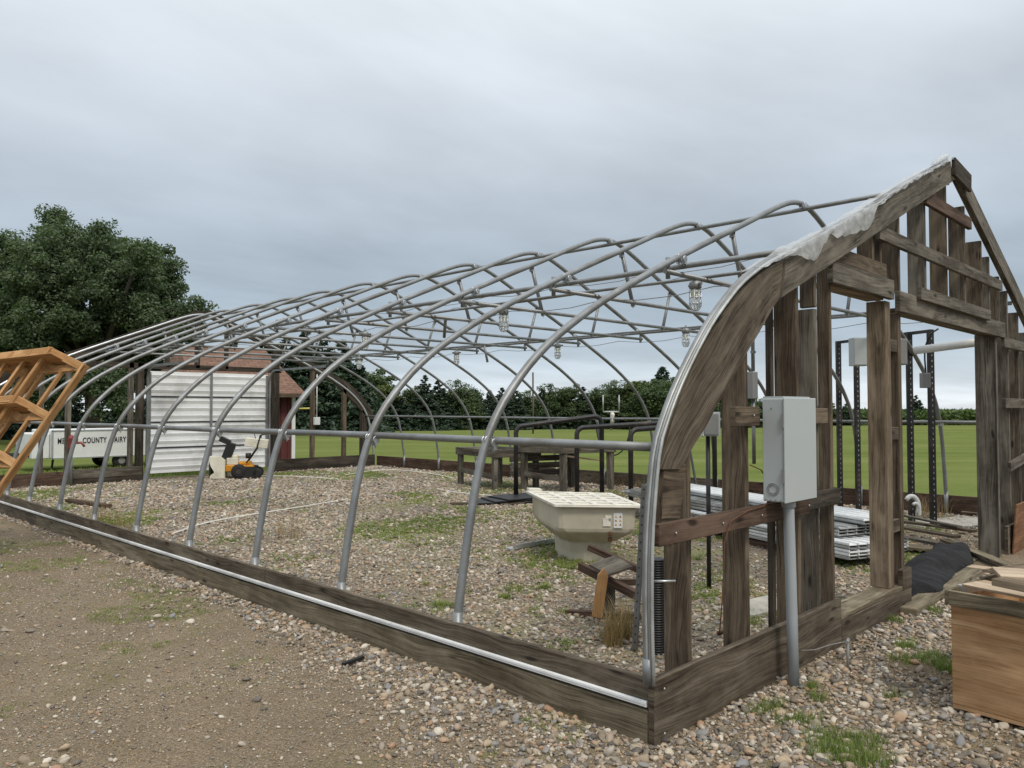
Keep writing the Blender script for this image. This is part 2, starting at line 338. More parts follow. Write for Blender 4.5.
    def build(s, name, material, parent=None, bevel=0, root=None):
        me = bpy.data.meshes.new(name); V = s.v
        if parent is not None:
            o = root if root is not None else parent.get('_w', (0, 0, 0)); o = tuple(o); V = [(a-o[0], b-o[1], c-o[2]) for a, b, c in V]
        me.from_pydata(V, [], s.f); ul = me.uv_layers.new(name='UVMap')
        ul.data.foreach_set('uv', np.array([c for f in s.uv for c in f], dtype=np.float32).ravel())
        me.polygons.foreach_set('use_smooth', np.array(s.sm, dtype=bool)); me.update()
        me.materials.append(MT[material]); ob = bpy.data.objects.new(name, me); COL.objects.link(ob)
        if parent is not None: ob.parent = parent; ob['_w'] = list(parent.get('_w', (0, 0, 0))) if root is None else list(root)
        if bevel:
            bm_ = ob.modifiers.new('bevel', 'BEVEL'); bm_.width = bevel; bm_.segments = 1; bm_.limit_method = 'ANGLE'
        return ob
def tag(o, label=None, cat=None, group=None, kind=None):
    for k, v in (('label', label), ('category', cat), ('group', group), ('kind', kind)):
        if v: o[k] = v
    return o
def thing(name, loc, label, cat, group=None):
    o = bpy.data.objects.new(name, None); COL.objects.link(o); o.location = loc; o['_w'] = list(map(float, loc)); o.empty_display_size = .1
    return tag(o, label, cat, group)
def kids(o): return [c for c in list(COL.objects) if c.parent is o]
def copy_tree(o, loc=None, rz=None, label=None, parent=None):
    c = o.copy(); COL.objects.link(c)
    if parent: c.parent = parent
    if loc is not None: c.location = loc
    if rz is not None: c.rotation_euler[2] = rz
    if label: c['label'] = label
    for ch in kids(o): copy_tree(ch, parent=c)
    return c
def npmesh(name, V, F, material, attr=None, nsides=4):
    me = bpy.data.meshes.new(name); V = np.asarray(V, np.float32); F = np.asarray(F, np.int32)
    me.vertices.add(len(V)); me.vertices.foreach_set('co', V.ravel())
    me.loops.add(F.size); me.loops.foreach_set('vertex_index', F.ravel())
    me.polygons.add(len(F)); me.polygons.foreach_set('loop_start', np.arange(0, F.size, nsides, dtype=np.int32))
    me.update(calc_edges=True)
    if attr is not None:
        a = me.attributes.new('leafvar', 'FLOAT', 'FACE'); a.data.foreach_set('value', np.asarray(attr, np.float32))
    me.materials.append(MT[material]); ob = bpy.data.objects.new(name, me); COL.objects.link(ob); return ob

# ------------------------------------------------------------------ ground
def sheet(name, poly, z, material):
    b = MB(); b.face([(x, y, z) for x, y in poly], [(x, y) for x, y in poly]); return tag(b.build(name, material), kind='structure')
sheet('lawn', [(-500, -500), (500, -500), (500, 500), (-500, 500)], 0, 'lawn')
sheet('dirt_yard', [(-30, -30), (16, -30), (16, -.2), (10.3, -.1), (10.15, 16.6), (-.2, 16.6), (-3, 17.4), (-9, 16.9), (-30, 18)], .004, 'yard_dirt')
sheet('gravel_floor', [(.04, .12), (9.87, .12), (9.87, 15.88), (.04, 15.88)], .014, 'floor_gravel')

# ------------------------------------------------------------------ greenhouse
W = 9.914; HX = W/2
YS = [1.434, 2.70, 3.99, 5.26, 6.56, 7.90, 9.17, 10.5, 11.74, 13.1, 14.52]
GH = thing('greenhouse', (0, 0, 0), 'long bare greenhouse frame of grey steel hoops with weathered timber end walls and base boards', 'greenhouse')
prof = [(.055, -.02), (.06, .31), (.09, .52), (.14, .79), (.21, 1.13), (.30, 1.40), (.42, 1.60), (.57, 1.77), (.74, 1.93), (.94, 2.08), (1.17, 2.22), (1.42, 2.36), (1.75, 2.52), (2.1, 2.68), (2.53, 2.87), (3.01, 3.07), (3.55, 3.29), (4.05, 3.50), (4.4, 3.645), (4.65, 3.735), (4.82, 3.775), (HX, 3.785)]
full = prof + [(W-x, z) for x, z in prof[-2::-1]]
def smooth_poly(P, k=2):
    P = [np.array(q, float) for q in P]
    for _ in range(k):
        Q = [P[0]]
        for a, b in zip(P[:-1], P[1:]): Q += [a*.75+b*.25, a*.25+b*.75]
        Q.append(P[-1]); P = Q
    return P
hp = [(q[0], 0, q[1]) for q in smooth_poly(full, 1)]
def clamp_mb(b, c, r=.036, ax=(1, 0, 0)):
    ax = np.array(ax, float); c = np.array(c, float)
    for o_ in (-.017, .009): b.lathe(c+ax*o_, [(r-.004, 0), (r, .001), (r, .007), (r-.004, .008)], 12, ax)
    b.box(c+np.array([0, 0, -r-.006]), (.012, .020, .010)); b.tube([c+np.array([0, 0, -r-.01]), c+np.array([0, 0, -r-.032])], .006, 6)
def make_hoop():
    h = MB(); h.tube(hp, .0280, 12); ho = h.build('hoop', 'galvanized', GH)
    for sx in (1, -1):
        X = lambda x: x if sx == 1 else W-x
        s1 = MB(); s1.tube([(X(.055), 0, -.02), (X(.06), 0, .36)], .0325, 12)
        s1.build('foot_sleeve', 'galvanized', ho)
    for x, z in ((.30, 1.40), (2.55, 2.88), (HX, 3.785), (W-2.55, 2.88), (W-.30, 1.40)):
        c = MB(); dx = .03 if x < HX else -.03 if x > HX else 0
        clamp_mb(c, (x+dx*.2, .0, z-.005), .034, (0, 1, 0)); clamp_mb(c, (x+dx, -.035, z-.02), .030, (0, 1, 0)); c.build('clamp', 'galvanized_bright', ho)
    t_ = MB(); t_.tube([(2.38, .02, 2.74), (W-2.38, .02, 2.74)], .0215, 10); t_.build('cross_tie', 'galvanized', ho)
    for sx in (1, -1):
        X = lambda x: x if sx == 1 else W-x
        st_ = MB(); st_.tube([(X(3.50), .02, 3.27), (X(3.70), .02, 2.70)], .021, 8); st_.build('strut', 'galvanized', ho)
        j = MB(); j.tube([(X(2.42), .02, 2.68), (X(2.42), .02, 2.86)], .02, 8); j.build('bracket', 'galvanized', ho)
        for cx3, cz3 in ((3.70, 2.74), (3.5, 3.24)): j = MB(); clamp_mb(j, (X(cx3), .02, cz3), .028); j.build('clamp', 'galvanized', ho)
    return ho
h0 = make_hoop()
for i, y in enumerate(YS):
    o = h0 if i == 0 else copy_tree(h0, parent=GH)
    o.location = (random.uniform(-.01, .01), y, random.uniform(-.012, .012)); o.rotation_euler = (random.uniform(-.004, .004), 0, random.uniform(-.003, .003))
def pipe(name, pts, r, m='galvanized', parent=GH): b = MB(); b.tube(pts, r, 10); return b.build(name, m, parent)
for x, z, r in ((.345, 1.395, .0255), (W-.345, 1.395, .0235), (HX, 3.725, .023), (2.60, 2.81, .0235), (W-2.60, 2.81, .0235)):
    pts = [(x, .0 if x != HX else .0, z)] + [(x, y, z+random.uniform(-.006, .006)) for y in YS] + [(x, 15.9, z)]
    pipe('purlin', pts, r)
# far small dangling brace
pipe('loose_strut', [(6.45, 7.90, 2.74), (6.5, 7.86, 2.42)], .021)
pipe('loose_strut', [(3.3, 5.3, 2.74), (3.45, 5.5, 2.52)], .02)

# base boards, left side (two tiers), right side, ends
def board(name, x0, x1, y0, y1, z0, z1, m='wood_weathered', parent=GH, bevel=.004):
    b = MB(); b.bb(x0, x1, y0, y1, z0, z1); return b.build(name, m, parent, bevel)
cuts = [-.001, 3.7, 7.35, 11.0, 13.6, 15.86]
for a, b_ in zip(cuts[:-1], cuts[1:]):
    board('base_board', 0, .038, a+.003, b_-.003, .162, .306, 'wood_weathered')
for a, b_ in zip([-.001, 4.9, 9.9], [4.9, 9.9, 15.86]):
    board('base_board', -.012 if a < 9 else .0, .036, a+.003, b_-.004, -.03, .158, 'wood_sill' if a < 9 else 'wood_weathered')
tr_ = MB(); tr_.bb(-.019, -.0155, .01, 15.8, .178, .184); tr_.bb(-.022, -.0155, .01, 15.8, .188, .199); tr_.bb(-.0152, -.002, .01, 15.8, .174, .201); tr_.build('film_channel', 'white_steel', GH)  # aluminium strip coloured white to paint in its specular glint
for a, b_ in ((.1, 5.2), (5.2, 10.4), (10.4, 15.8)):
    board('base_board', W-.04, W, a+.002, b_-.002, -.03, .295, 'wood_red' if a < 1 or a > 10 else 'wood_weathered')
# front end base
board('base_board', -.016, 2.2, -.04, -.001, -.05, .312, 'wood_weathered')
board('base_board', 2.203, 3.60, -.042, -.002, -.05, .17, 'wood_weathered')
board('sill_board', 2.203, 3.48, -.04, .13, .173, .205, 'wood_sill')
board('base_board', 3.40, 3.60, -.046, -.003, .173, .33, 'wood_weathered')
board('base_board', 6.76, W+.012, -.04, 0, -.05, .31, 'wood_weathered')
# far end base
board('base_board', .04, 2.1, 15.86, 15.9, -.03, .30, 'wood_red')
board('base_board', 2.16, 3.6, 15.85, 15.89, .14, .33, 'wood_grey'); board('base_board', 2.16, 3.6, 15.86, 15.9, -.03, .136, 'wood_dark')
board('base_board', 6.75, W-.05, 15.86, 15.9, -.03, .33, 'wood_dark')

# ---- front gable
G1 = MB()
outer = [(.005, 1.31), (.05, 1.40), (.13, 1.54), (.22, 1.67), (.32, 1.79), (.43, 1.91), (.56, 2.04), (.71, 2.16), (.86, 2.27), (1.03, 2.36), (1.20, 2.44), (1.36, 2.50)]
inner = [(.19, 1.30), (.25, 1.345), (.335, 1.42), (.44, 1.50), (.54, 1.60), (.66, 1.70), (.78, 1.81), (.90, 1.92), (1.02, 2.02), (1.13, 2.12), (1.22, 2.20), (1.30, 2.26)]
def mirror(P): return [(W-x, z) for x, z in P][::-1]
def gable(y0, y1, name, m1, m2):
    a = MB(); a.strip(outer, inner, y0, y1); g_ = a.build(name, m1, GH, .003)
    b = MB(); b.strip(mirror(outer), mirror(inner), y0, y1); b.build(name, m1, GH, .003)
    so, si = [(1.37, 2.505), (2.72, 3.03), (3.63, 3.42), (4.78, 3.875)], [(1.31, 2.265), (2.78, 2.86), (3.7, 3.24), (4.84, 3.70)]
    b = MB(); b.strip(so, si, y0-.012, y1-.012); b.build('rafter', m2, GH, .003)
    ro, ri = [(5.12, 3.94), (7.19, 3.09), (W-1.37, 2.525)], [(5.06, 3.77), (7.12, 2.92), (W-1.31, 2.265)]
    b = MB(); b.strip(ro, ri, y0+.002, y1+.002); b.build('rafter', m2, GH, .003)
gable(-.055, .0, 'arch_timber', 'wood_weathered', 'wood_grey')
gable(15.9, 15.97, 'arch_timber', 'wood_dark', 'wood_dark')
b = MB(); b.box((5.06, -.085, 3.80), (.27, .016, .085), (1, 0, -.10), (0, 1, 0), (.10, 0, 1)); b.build('gusset', 'wood_dark', GH, .003)
b = MB(); b.box((5.06, 15.89, 3.80), (.27, .006, .085), (1, 0, -.10), (0, 1, 0), (.10, 0, 1)); b.build('gusset', 'wood_dark', GH, .003)
# outer channel along the front edge and the far edge
def edge_channel(y0, n=1):
    pts = [(-.045, .30), (-.055, .55), (-.055, .80), (-.045, 1.0), (-.02, 1.20)] + [(x-.028, z+.022) for x, z in outer[1:]] + [(1.37, 2.535)]
    P = smooth_poly(pts, 1)
    for k in range(3):
        t_ = MB(); t_.tube([(q[0], y0+.016*k, q[1]) for q in P], .0085, 8); t_.build('film_channel', 'aluminium_dull' if k % 2 == 0 else 'galvanized', GH)
    t_ = MB(); t_.tube([(q[0]+.010, y0+.040, q[1]) for q in P], .019, 10); t_.build('edge_hoop', 'galvanized', GH)
edge_channel(-.055)
t_ = MB(); t_.tube([(-.035, -.02, .30), (-.038, -.02, .42)], .029, 12); t_.build('foot_sleeve', 'galvanized', GH)
P = [(1.37, 2.53), (2.72, 3.055), (3.63, 3.445), (4.78, 3.895)]
for k in range(2):
    t_ = MB(); t_.tube([(q[0], -.04+.03*k, q[1]-.004) for q in P], .009, 8); t_.build('film_channel', 'galvanized', GH)
ofar = MB(); ofar.tube([(q[0], 15.9, q[1]+.03) for q in smooth_poly(full, 1)], .03, 8); ofar.build('edge_hoop', 'galvanized_bright', GH)
def roofz(x):
    X = min(x, W-x); P_ = inner + [(1.31, 2.265), (2.78, 2.86), (3.7, 3.24), (HX, 3.77)]
    return float(np.interp(X, [q[0] for q in P_], [q[1] for q in P_]))
def stud(x1, w, dep, z0, z1, m='wood_weathered', y=.004, name='stud'):
    return board(name, x1-w, x1, y, y+dep, z0, z1, m)
stud(.39, .04, .145, -.02, roofz(.37)+.16, 'wood_brown')
stud(1.01, .042, .15, -.02, roofz(.98)+.12, 'wood_brown')
stud(1.69, .042, .15, -.02, roofz(1.66)+.08, 'wood_brown'); stud(1.60, .04, .04, -.02, 2.3, 'wood_dark', .13)
stud(1.97, .045, .11, -.02, 2.26, 'wood_grey'); stud(1.96, .04, .10, 2.27, roofz(1.95)+.06, 'wood_weathered', .0)
stud(2.20, .045, .085, -.02, roofz(2.18)+.05, 'wood_brown', .0, 'door_stud')
stud(3.34, .11, .145, .205, 2.44, 'wood_light', .0, 'door_post'); stud(3.58, .07, .08, .0, 2.37, 'wood_brown', .0, 'door_post')
stud(3.42, .05, .05, .0, 2.4, 'wood_dark', .06, 'door_stud')
for z in (.62, 1.35, 2.05): board('blocking', 3.335, 3.505, .005, .045, z, z+.10, 'wood_weathered')
stud(6.62, .12, .19, -.02, 2.40, 'wood_grey', .0, 'door_post'); 
tk = MB(); tk.bb(6.482, 6.498, -.012, .0, .0, 2.36); tk.build('trim_strip', 'wood_dark', GH)
for x1, m_ in ((3.20, 'wood_weathered'), (3.61, 'wood_weathered'), (4.28, 'wood_grey'), (4.90, 'wood_brown'), (5.50, 'wood_weathered'), (6.10, 'wood_brown'), (6.40, 'wood_grey'), (6.80, 'wood_weathered')):
    z0 = 2.45 if x1 < 3.3 else 2.54
    stud(x1, .04, .145, z0, roofz(x1-.02)+.05, m_, .006, 'gable_stud')
stud(3.05, .04, .12, 2.68, roofz(3.03)+.05, 'wood_brown', .01, 'gable_stud')
for x1 in (7.15, 7.65, 8.15, 8.7, 9.2): stud(x1, .04, .145, -.02, roofz(x1)+.08, 'wood_grey' if int(x1*10) % 2 else 'wood_weathered')
# horizontal members
board('header', 3.44, 6.80, -.045, -.002, 2.37, 2.535, 'wood_grey'); board('header', 3.60, 6.62, .0, .14, 2.385, 2.42, 'wood_brown')
board('header', 2.12, 3.30, -.048, -.003, 2.45, 2.60, 'wood_grey'); board('header', 2.02, 3.22, -.02, .02, 2.61, 2.72, 'wood_brown'); board('header', 2.21, 3.2, .0, .13, 2.44, 2.475, 'wood_light')
board('cross_board', 3.83, 6.02, -.085, -.047, 2.50, 2.605, 'wood_grey')
board('cross_board', 3.03, 6.72, -.042, -.003, 2.885, 2.995, 'wood_grey')
board('cross_board', 4.16, 5.55, -.042, -.003, 3.37, 3.485, 'wood_red')
bm2 = MB(); bm2.beam((-.03, -.065, 1.0), (1.62, -.065, 1.0), .036, .105); bm2.build('girt', 'wood_red', GH, .003)
board('girt', 1.24, 2.21, -.043, -.003, .955, 1.06, 'wood_dark')
board('girt', .76, 1.04, -.055, -.015, 1.50, 1.61, 'wood_brown'); board('girt', 1.30, 2.02, -.04, -.002, 1.50, 1.60, 'wood_brown')
wd = MB(); wd.prism([(.035, .97), (.17, .93), (.27, 1.31), (.18, 1.37), (.07, 1.34)], -.045, -.004); wd.build('wedge_board', 'wood_brown', GH, .003)
for z, x0 in ((2.27, 6.765), (1.60, 6.765)): board('girt', x0, 9.0, -.043, -.003, z, z+.11, 'wood_grey')
bm2 = MB(); bm2.beam((6.77, -.06, .96), (8.6, -.06, 1.12), .036, .10); bm2.build('girt', 'wood_grey', GH, .003)
# nails and bolts on the front timber
bt = MB()
for x, z in ((.10, 1.0), (.55, 1.0), (.98, 1.0), (1.6, 1.0), (.4, 1.46), (.03, .27), (.03, .06), (.95, 1.56)): bt.lathe((x, -.088 if abs(z-1) < .01 else -.062, z), [(.006, 0), (.006, .004), (.003, .006)], 8, (0, -1, 0))
bt.build('bolts', 'galvanized_bright', GH)
# ---- far gable posts, door, tracks
for x, w_, z1, m_ in ((1.66, .07, 2.55, 'wood_grey'), (2.17, .10, 2.6, 'wood_grey'), (3.42, .10, 2.62, 'wood_grey'), (3.64, .14, 2.62, 'wood_dark'), (6.95, .16, 3.05, 'wood_dark'), (7.98, .11, 2.58, 'wood_brown'), (8.95, .11, 2.22, 'wood_brown'), (9.62, .16, 1.55, 'wood_dark'), (4.9, .1, 3.75, 'wood_dark'), (5.6, .08, 3.5, 'wood_dark'), (4.2, .08, 3.4, 'wood_dark'), (.6, .08, 1.6, 'wood_grey')):
    z0 = 2.55 if x in (4.9, 5.6, 4.2) else -.02
    board('post', x-w_, x, 15.90, 15.90+(.09 if w_ < .12 else .14), z0, z1, m_)
board('header', .95, 7.0, 15.90, 15.94, 2.50, 2.62, 'wood_dark')
dr = MB()
for k in range(4):
    z0 = .16+k*.575
    dr.bb(3.72, 6.60, 15.86, 15.885, z0, z0+.56)
    for rz_ in (.10, .27, .44): 
        dr.box((5.16, 15.858, z0+rz_), (1.42, .010, .045), (1, 0, 0), (0, 1, .35), (0, -.35, 1))
dd = dr.build('overhead_door', 'white_steel', GH)
b = MB()
for x in (3.735, 5.15, 6.575): b.bb(x-.03, x+.03, 15.83, 15.845, .17, 2.42)
b.build('door_stile', 'galvanized', dd)
b = MB()
for k in range(1, 4): b.bb(3.72, 6.60, 15.842, 15.87, .16+k*.575-.024, .16+k*.575+.006)
b.build('door_joint', 'black_steel', dd)
for x in (3.68, 6.63):
    b = MB(); P = [(x, 15.82, .1), (x, 15.82, 2.25)]+[(x, 15.82-.3*(1-math.cos(a)), 2.25+.3*math.sin(a)) for a in np.linspace(.2, math.pi/2, 6)]+[(x, 13.3, 2.56)]
    for p0, p1 in zip(P[:-1], P[1:]): b.beam(p0, p1, .05, .04, up=(1, 0, 0))
    b.build('door_track', 'galvanized', GH)
# torn plastic film left on the rafter
fb = []; fF = []
xs = np.linspace(1.05, 4.82, 90); K = 9
def rag(x):
    base = np.interp(x, [1.05, 1.2, 1.45, 1.70, 1.80, 1.84, 1.98, 2.05, 2.35, 2.62, 2.74, 2.80, 3.0, 4.4, 4.93], [.00, .01, .05, .20, .19, .10, .04, .10, .16, .19, .17, .04, .025, .02, .015])
    return base*.72 + .006*math.sin(x*37)
for i, x in enumerate(xs):
    zt = float(np.interp(x, [1.05, 1.37, 2.72, 3.63, 4.82], [2.40, 2.53, 3.05, 3.44, 3.905]))
    for k in range(K):
        u_ = k/(K-1)
        if u_ < .5: y_ = .06-.15*u_*2+.0; z_ = zt+.008+.007*math.sin(u_*6+x*5)
        else: y_ = -.092-.006*math.sin(x*23+u_*9); z_ = zt+.015-(u_-.5)*2*rag(x)
        fb.append((x+.006*math.sin(k*5+i), y_+.005*math.sin(x*13+k*2), z_+.004*math.sin(x*17+k*1.3)+.003*math.sin(x*41+k)))
for i in range(len(xs)-1):
    for k in range(K-1): fF.append((i*K+k, (i+1)*K+k, (i+1)*K+k+1, i*K+k+1))
fo = npmesh('plastic_film', fb, fF, 'plastic_film'); fo.data.polygons.foreach_set('use_smooth', [True]*len(fF)); fo.parent = GH
fb = []; fF = []                                       # crumpled roll at the peak
for i in range(14):
    for k in range(10):
        a = 2*math.pi*k/10; r_ = (.026+.010*math.sin(i*2.1+k*3)) * math.sin(math.pi*(i+.6)/14.2)**.5
        fb.append((4.38+i*.036, -.03+r_*math.cos(a)*1.2, 3.765+i*.0145+r_*math.sin(a)))
for i in range(13):
    for k in range(10): fF.append((i*10+k, i*10+(k+1) % 10, (i+1)*10+(k+1) % 10, (i+1)*10+k))
npmesh('plastic_film', fb, fF, 'plastic_film').parent = GH
# ---- conduits for the lamps
for x, z in ((3.02, 2.775), (3.09, 2.78), (6.78, 2.775)):
    pipe('conduit', [(x, .5, z)]+[(x+random.uniform(-.01, .01), y, z+random.uniform(-.006, .01)) for y in YS], .0135)
for x, z in ((3.15, 2.70), (6.86, 2.66), (4.6, 3.1), (4.0, 3.08)):
    pts = []
    ys = [.2]+YS
    for a, b_ in zip(ys[:-1], ys[1:]):
        for u_ in (0, .33, .66): pts.append((x, a+(b_-a)*u_, z-.05*math.sin(math.pi*u_)))
    pipe('wire', pts, .004)

# ------------------------------------------------------------------ caged lamps hanging from the ties
def make_lamp():
    L = thing('cage_light', (0, 0, 0), '', 'light', 'caged jar lights hanging inside the greenhouse')
    b = MB(); b.lathe((0, 0, -.075), [(.045, 0), (.055, .01), (.055, .05), (.04, .07), (.02, .075)], 16); b.tube([(0, 0, -.02), (0, 0, .04)], .014, 8)
    b.tube([(-.09, 0, -.035), (.09, 0, -.035)], .013, 8); b.build('fixture_cap', 'galvanized', L)
    b = MB(); b.lathe((0, 0, -.25), [(.018, 0), (.036, .012), (.042, .04), (.042, .17)], 16); b.build('glass_jar', 'lamp_glass', L)
    b = MB()
    for z in (-.10, -.15, -.20): b.tube([(.052*math.cos(a), .052*math.sin(a), z) for a in np.linspace(0, 2*math.pi, 16)[:-1]], .0035, 5, closed=True)
    for a in np.linspace(0, 2*math.pi, 9)[:-1]: b.tube([(.052*math.cos(a), .052*math.sin(a), -.08), (.052*math.cos(a), .052*math.sin(a), -.225), (.03*math.cos(a), .03*math.sin(a), -.26), (0, 0, -.265)], .0035, 5)
    b.build('wire_cage', 'galvanized_bright', L)
    return L
L0 = make_lamp()
lspots = [((2.86, 1.46, 2.72), 'nearest and largest caged jar light, hanging beside the timber arch'), ((3.02, 3.99, 2.72), 'caged jar light third hoop in, second of the near row'), ((3.42, 7.2, 2.71), 'caged jar light in front of the shed roof, third of the near row'),
          ((6.35, 3.72, 2.72), 'small caged light just left of the timber arch, low over the tree line'), ((6.83, 6.5, 2.70), 'small caged light hanging between two far hoops above the lawn centre'), ((6.78, 9.0, 2.70), 'small caged light in the far row, second from the left'), ((6.3, 11.5, 2.68), 'farthest small caged light, over the dark spruces')]
for i, (l, lb) in enumerate(lspots):
    o = L0 if i == 0 else copy_tree(L0); o.location = l; o['label'] = lb; o.rotation_euler[2] = random.uniform(0, 3)

# ------------------------------------------------------------------ electrical boxes and conduit
EB = thing('electrical_box', (1.25, -.15, 0), 'tall light grey electrical panel box on a grey conduit, mounted on the timber end wall', 'electrical box')
b = MB(); b.bb(1.06, 1.455, -.20, -.075, 1.075, 1.655); cab = b.build('cabinet', 'box_grey', EB, .004)
b = MB(); b.bb(1.052, 1.463, -.213, -.201, 1.07, 1.66); dr_ = b.build('door', 'box_grey', cab, .004)
b = MB()
for z in (1.22, 1.53): b.bb(1.046, 1.0515, -.207, -.192, z-.04, z+.04)
b.build('hinge', 'box_grey_dark', cab)
b = MB()
for r_ in (.034, .024): b.tube([(1.058, -.135+r_*math.cos(a), 1.145+r_*math.sin(a)) for a in np.linspace(0, 2*math.pi, 22)[:-1]], .0025, 5, closed=True)
for y in (-.18, -.15, -.12, -.09): b.lathe((1.06, y, 1.085), [(.004, 0), (.004, .003)], 8, (-1, 0, 0))
b.lathe((1.06, -.13, 1.60), [(.005, 0), (.005, .003)], 8, (-1, 0, 0)); b.build('knockout', 'box_grey_dark', cab)
b = MB(); b.bb(1.08, 1.43, -.19, -.07, 1.655, 1.668); b.build('top_lip', 'box_grey', cab)
b = MB(); b.tube([(1.27, -.145, -.05), (1.258, -.145, .4), (1.232, -.145, 1.0), (1.228, -.145, 1.08)], .031, 16); b.build('conduit', 'pvc_grey', EB)
b = MB(); b.lathe((1.23, -.145, 1.03), [(.038, 0), (.04, .01), (.04, .045)], 14); b.build('fitting', 'pvc_grey', EB)
EB.location.x -= .035
SB = thing('junction_box', (1.43, .2, 2.0), 'small brown grey junction box on a thin vertical conduit behind the timber studs', 'junction box')
b = MB(); b.bb(1.395, 1.46, .17, .24, 1.66, 1.83); b.build('cabinet', 'box_grey_dark', SB, .003)
b = MB(); b.tube([(1.455, .2, 1.25), (1.455, .2, 1.655)], .012, 8); b.tube([(1.455, .2, 1.835), (1.455, .2, 2.27)], .012, 8)
for z in (1.95, 2.15): b.bb(1.44, 1.475, .19, .21, z, z+.015)
b.build('conduit', 'galvanized', SB)
SW = thing('switch_box', (3.0, 2.0, 1.3), 'pale grey double switch box on a post seen between the arch and the second stud', 'switch box')
c_ = at(710, 424, 1.47)
c_ = CAM+(c_-CAM)*1.0
q0 = CAM + (FW+RT*(709-512)/FPX-UP*(424-384)/FPX)*6.9
b = MB(); b.box(q0, (.085, .055, .105), RT, np.cross((0, 0, 1), RT), (0, 0, 1)); b.build('cabinet', 'box_grey', SW, .003)
b = MB(); b.box(q0+RT*.005-FW*.062, (.06, .008, .09), RT, np.cross((0, 0, 1), RT), (0, 0, 1)); b.build('cover', 'box_grey_dark', SW, .002)
b = MB(); b.tube([(q0[0]+.03, q0[1]+.03, 0), (q0[0]+.03, q0[1]+.03, q0[2]-.1)], .02, 8); b.build('post', 'black_steel', SW)
for zz_ in np.arange(.3, q0[2]-.15, .09): pass
FJ = thing('outlet_box', (7.98, 15.85, 1.2), 'tiny white outlet box on a thin post at the far end of the greenhouse', 'outlet box')
b = MB(); b.bb(7.90, 8.06, 15.78, 15.86, 1.18, 1.38); b.build('cabinet', 'white_paint', FJ, .005)
b = MB(); b.tube([(7.98, 15.82, 1.39), (7.98, 15.82, 2.5)], .014, 6); b.build('conduit', 'white_paint', FJ)

# wire hanging on the front stud
b = MB(); b.tube([(.96, -.03, 1.28), (1.03, -.06, 1.25), (1.12, -.07, 1.17), (1.10, -.09, 1.09), (1.0, -.092, 1.05), (.8, -.092, 1.04), (.62, -.092, 1.0), (.55, -.095, .9), (.55, -.08, .60), (.552, -.06, .42)], .0035, 6)
tag(b.build('hanging_wire', 'rust'), 'thin rusty wire looped over the reddish girt board', 'wire')
# screw / bolt sticking out of edge channel is part of GH
b = MB(); b.tube([(-.02, -.04, .78), (.06, -.11, .78)], .006, 6); b.build('bolt', 'galvanized_bright', GH)
# metal stake outside
p = at(848, 670, 0)
b = MB(); b.tube([(p[0], p[1], -.02), (p[0], p[1], .17)], .009, 8); b.tube([(p[0]-.035, p[1]-.01, .175), (p[0]+.035, p[1]+.01, .178)], .011, 6); b.tube([(p[0]-.03, p[1], .178), (p[0]-.12, p[1]+.05, .17), (p[0]-.2, p[1]+.12, .14), (p[0]-.3, p[1]+.16, .15)], .003, 5)
tag(b.build('ground_stake', 'box_grey_dark'), 'short metal stake with crossbar standing in the stones before the sill', 'stake')

# ------------------------------------------------------------------ corrugated pipe and perforated channel by the corner
CP = at(664, 648, 0)
b = MB(); pr_ = []
for k in range(40): z = k*.0145; pr_ += [(.055, z), (.064, z+.004), (.064, z+.009), (.055, z+.0125)]
cx0, cy0 = .36, .30
b = MB(); pq = at(657, 655, 0); b.lathe((pq[0], pq[1], .0), [(r_*.95, z*1.08) for r_, z in pr_], 20); tag(b.build('drain_pipe', 'black_plastic'), 'black corrugated drain pipe standing upright behind the front corner', 'pipe')
b = MB(); a0 = at(634, 654, 0); a1 = CAM+(FW+RT*(644-512)/FPX-UP*(485-384)/FPX)*4.85
b.beam(a0, a1, .035, .004, up=(1, 0, 0)); b.beam(a0+np.array([.02, .0, 0]), a1+np.array([.02, 0, 0]), .004, .035, up=(1, 0, 0))
pc_ = b.build('perforated_channel', 'galvanized'); tag(pc_, 'perforated steel angle leaning behind the front corner hoop', 'steel channel')
b = MB()
for k in range(20):
    q = a0+(a1-a0)*(k+.5)/20; b.lathe(q+np.array([-.004, -.0035, 0]), [(.006, 0), (.006, .002)], 8, (-.5, -.7, 0))
b.build('slot', 'black_steel', pc_, root=(0, 0, 0))

# ------------------------------------------------------------------ tan bin with pale lid
rim = [np.array(v) for v in ((3.60, 4.15), (2.88, 3.10), (3.40, 2.44), (4.08, 3.34))]   # left, near left, near right, far right
cen = sum(rim)/4
BN = thing('feed_bin', (cen[0], cen[1], 0), 'tan plastic hopper bin with tapered base and cream gridded lid', 'bin')
def ring(s_, z): return [np.append(cen+(r_-cen)*s_, z) for r_ in rim]
def chamf(R_, k=.10):
    out_ = []
    for i in range(4):
        a = R_[i]; p_ = R_[i-1]; n_ = R_[(i+1) % 4]
        out_ += [a+(p_-a)*k*1.6, a+(p_-a)*k*.4+(n_-a)*k*.4, a+(n_-a)*k*1.6]
    return out_
lv = [(.60, .0, .22), (.60, .10, .22), (.62, .21, .2), (.74, .26, .12), (.93, .34, .07), (.95, .38, .05), (.965, .60, .04)]
b = MB(); rings_ = [chamf(ring(s_, z), k) for s_, z, k in lv]; n_ = 12
for q in rings_:
    for v_ in q: b.v.append(tuple(v_))
for i in range(len(lv)-1):
    for k in range(n_): b.f.append((i*n_+k, i*n_+(k+1) % n_, (i+1)*n_+(k+1) % n_, (i+1)*n_+k)); b.uv.append([(0, 0)]*4); b.sm.append(False)
b.f.append(tuple(range((len(lv)-1)*n_, len(lv)*n_))); b.uv.append([(0, 0)]*n_); b.sm.append(False)
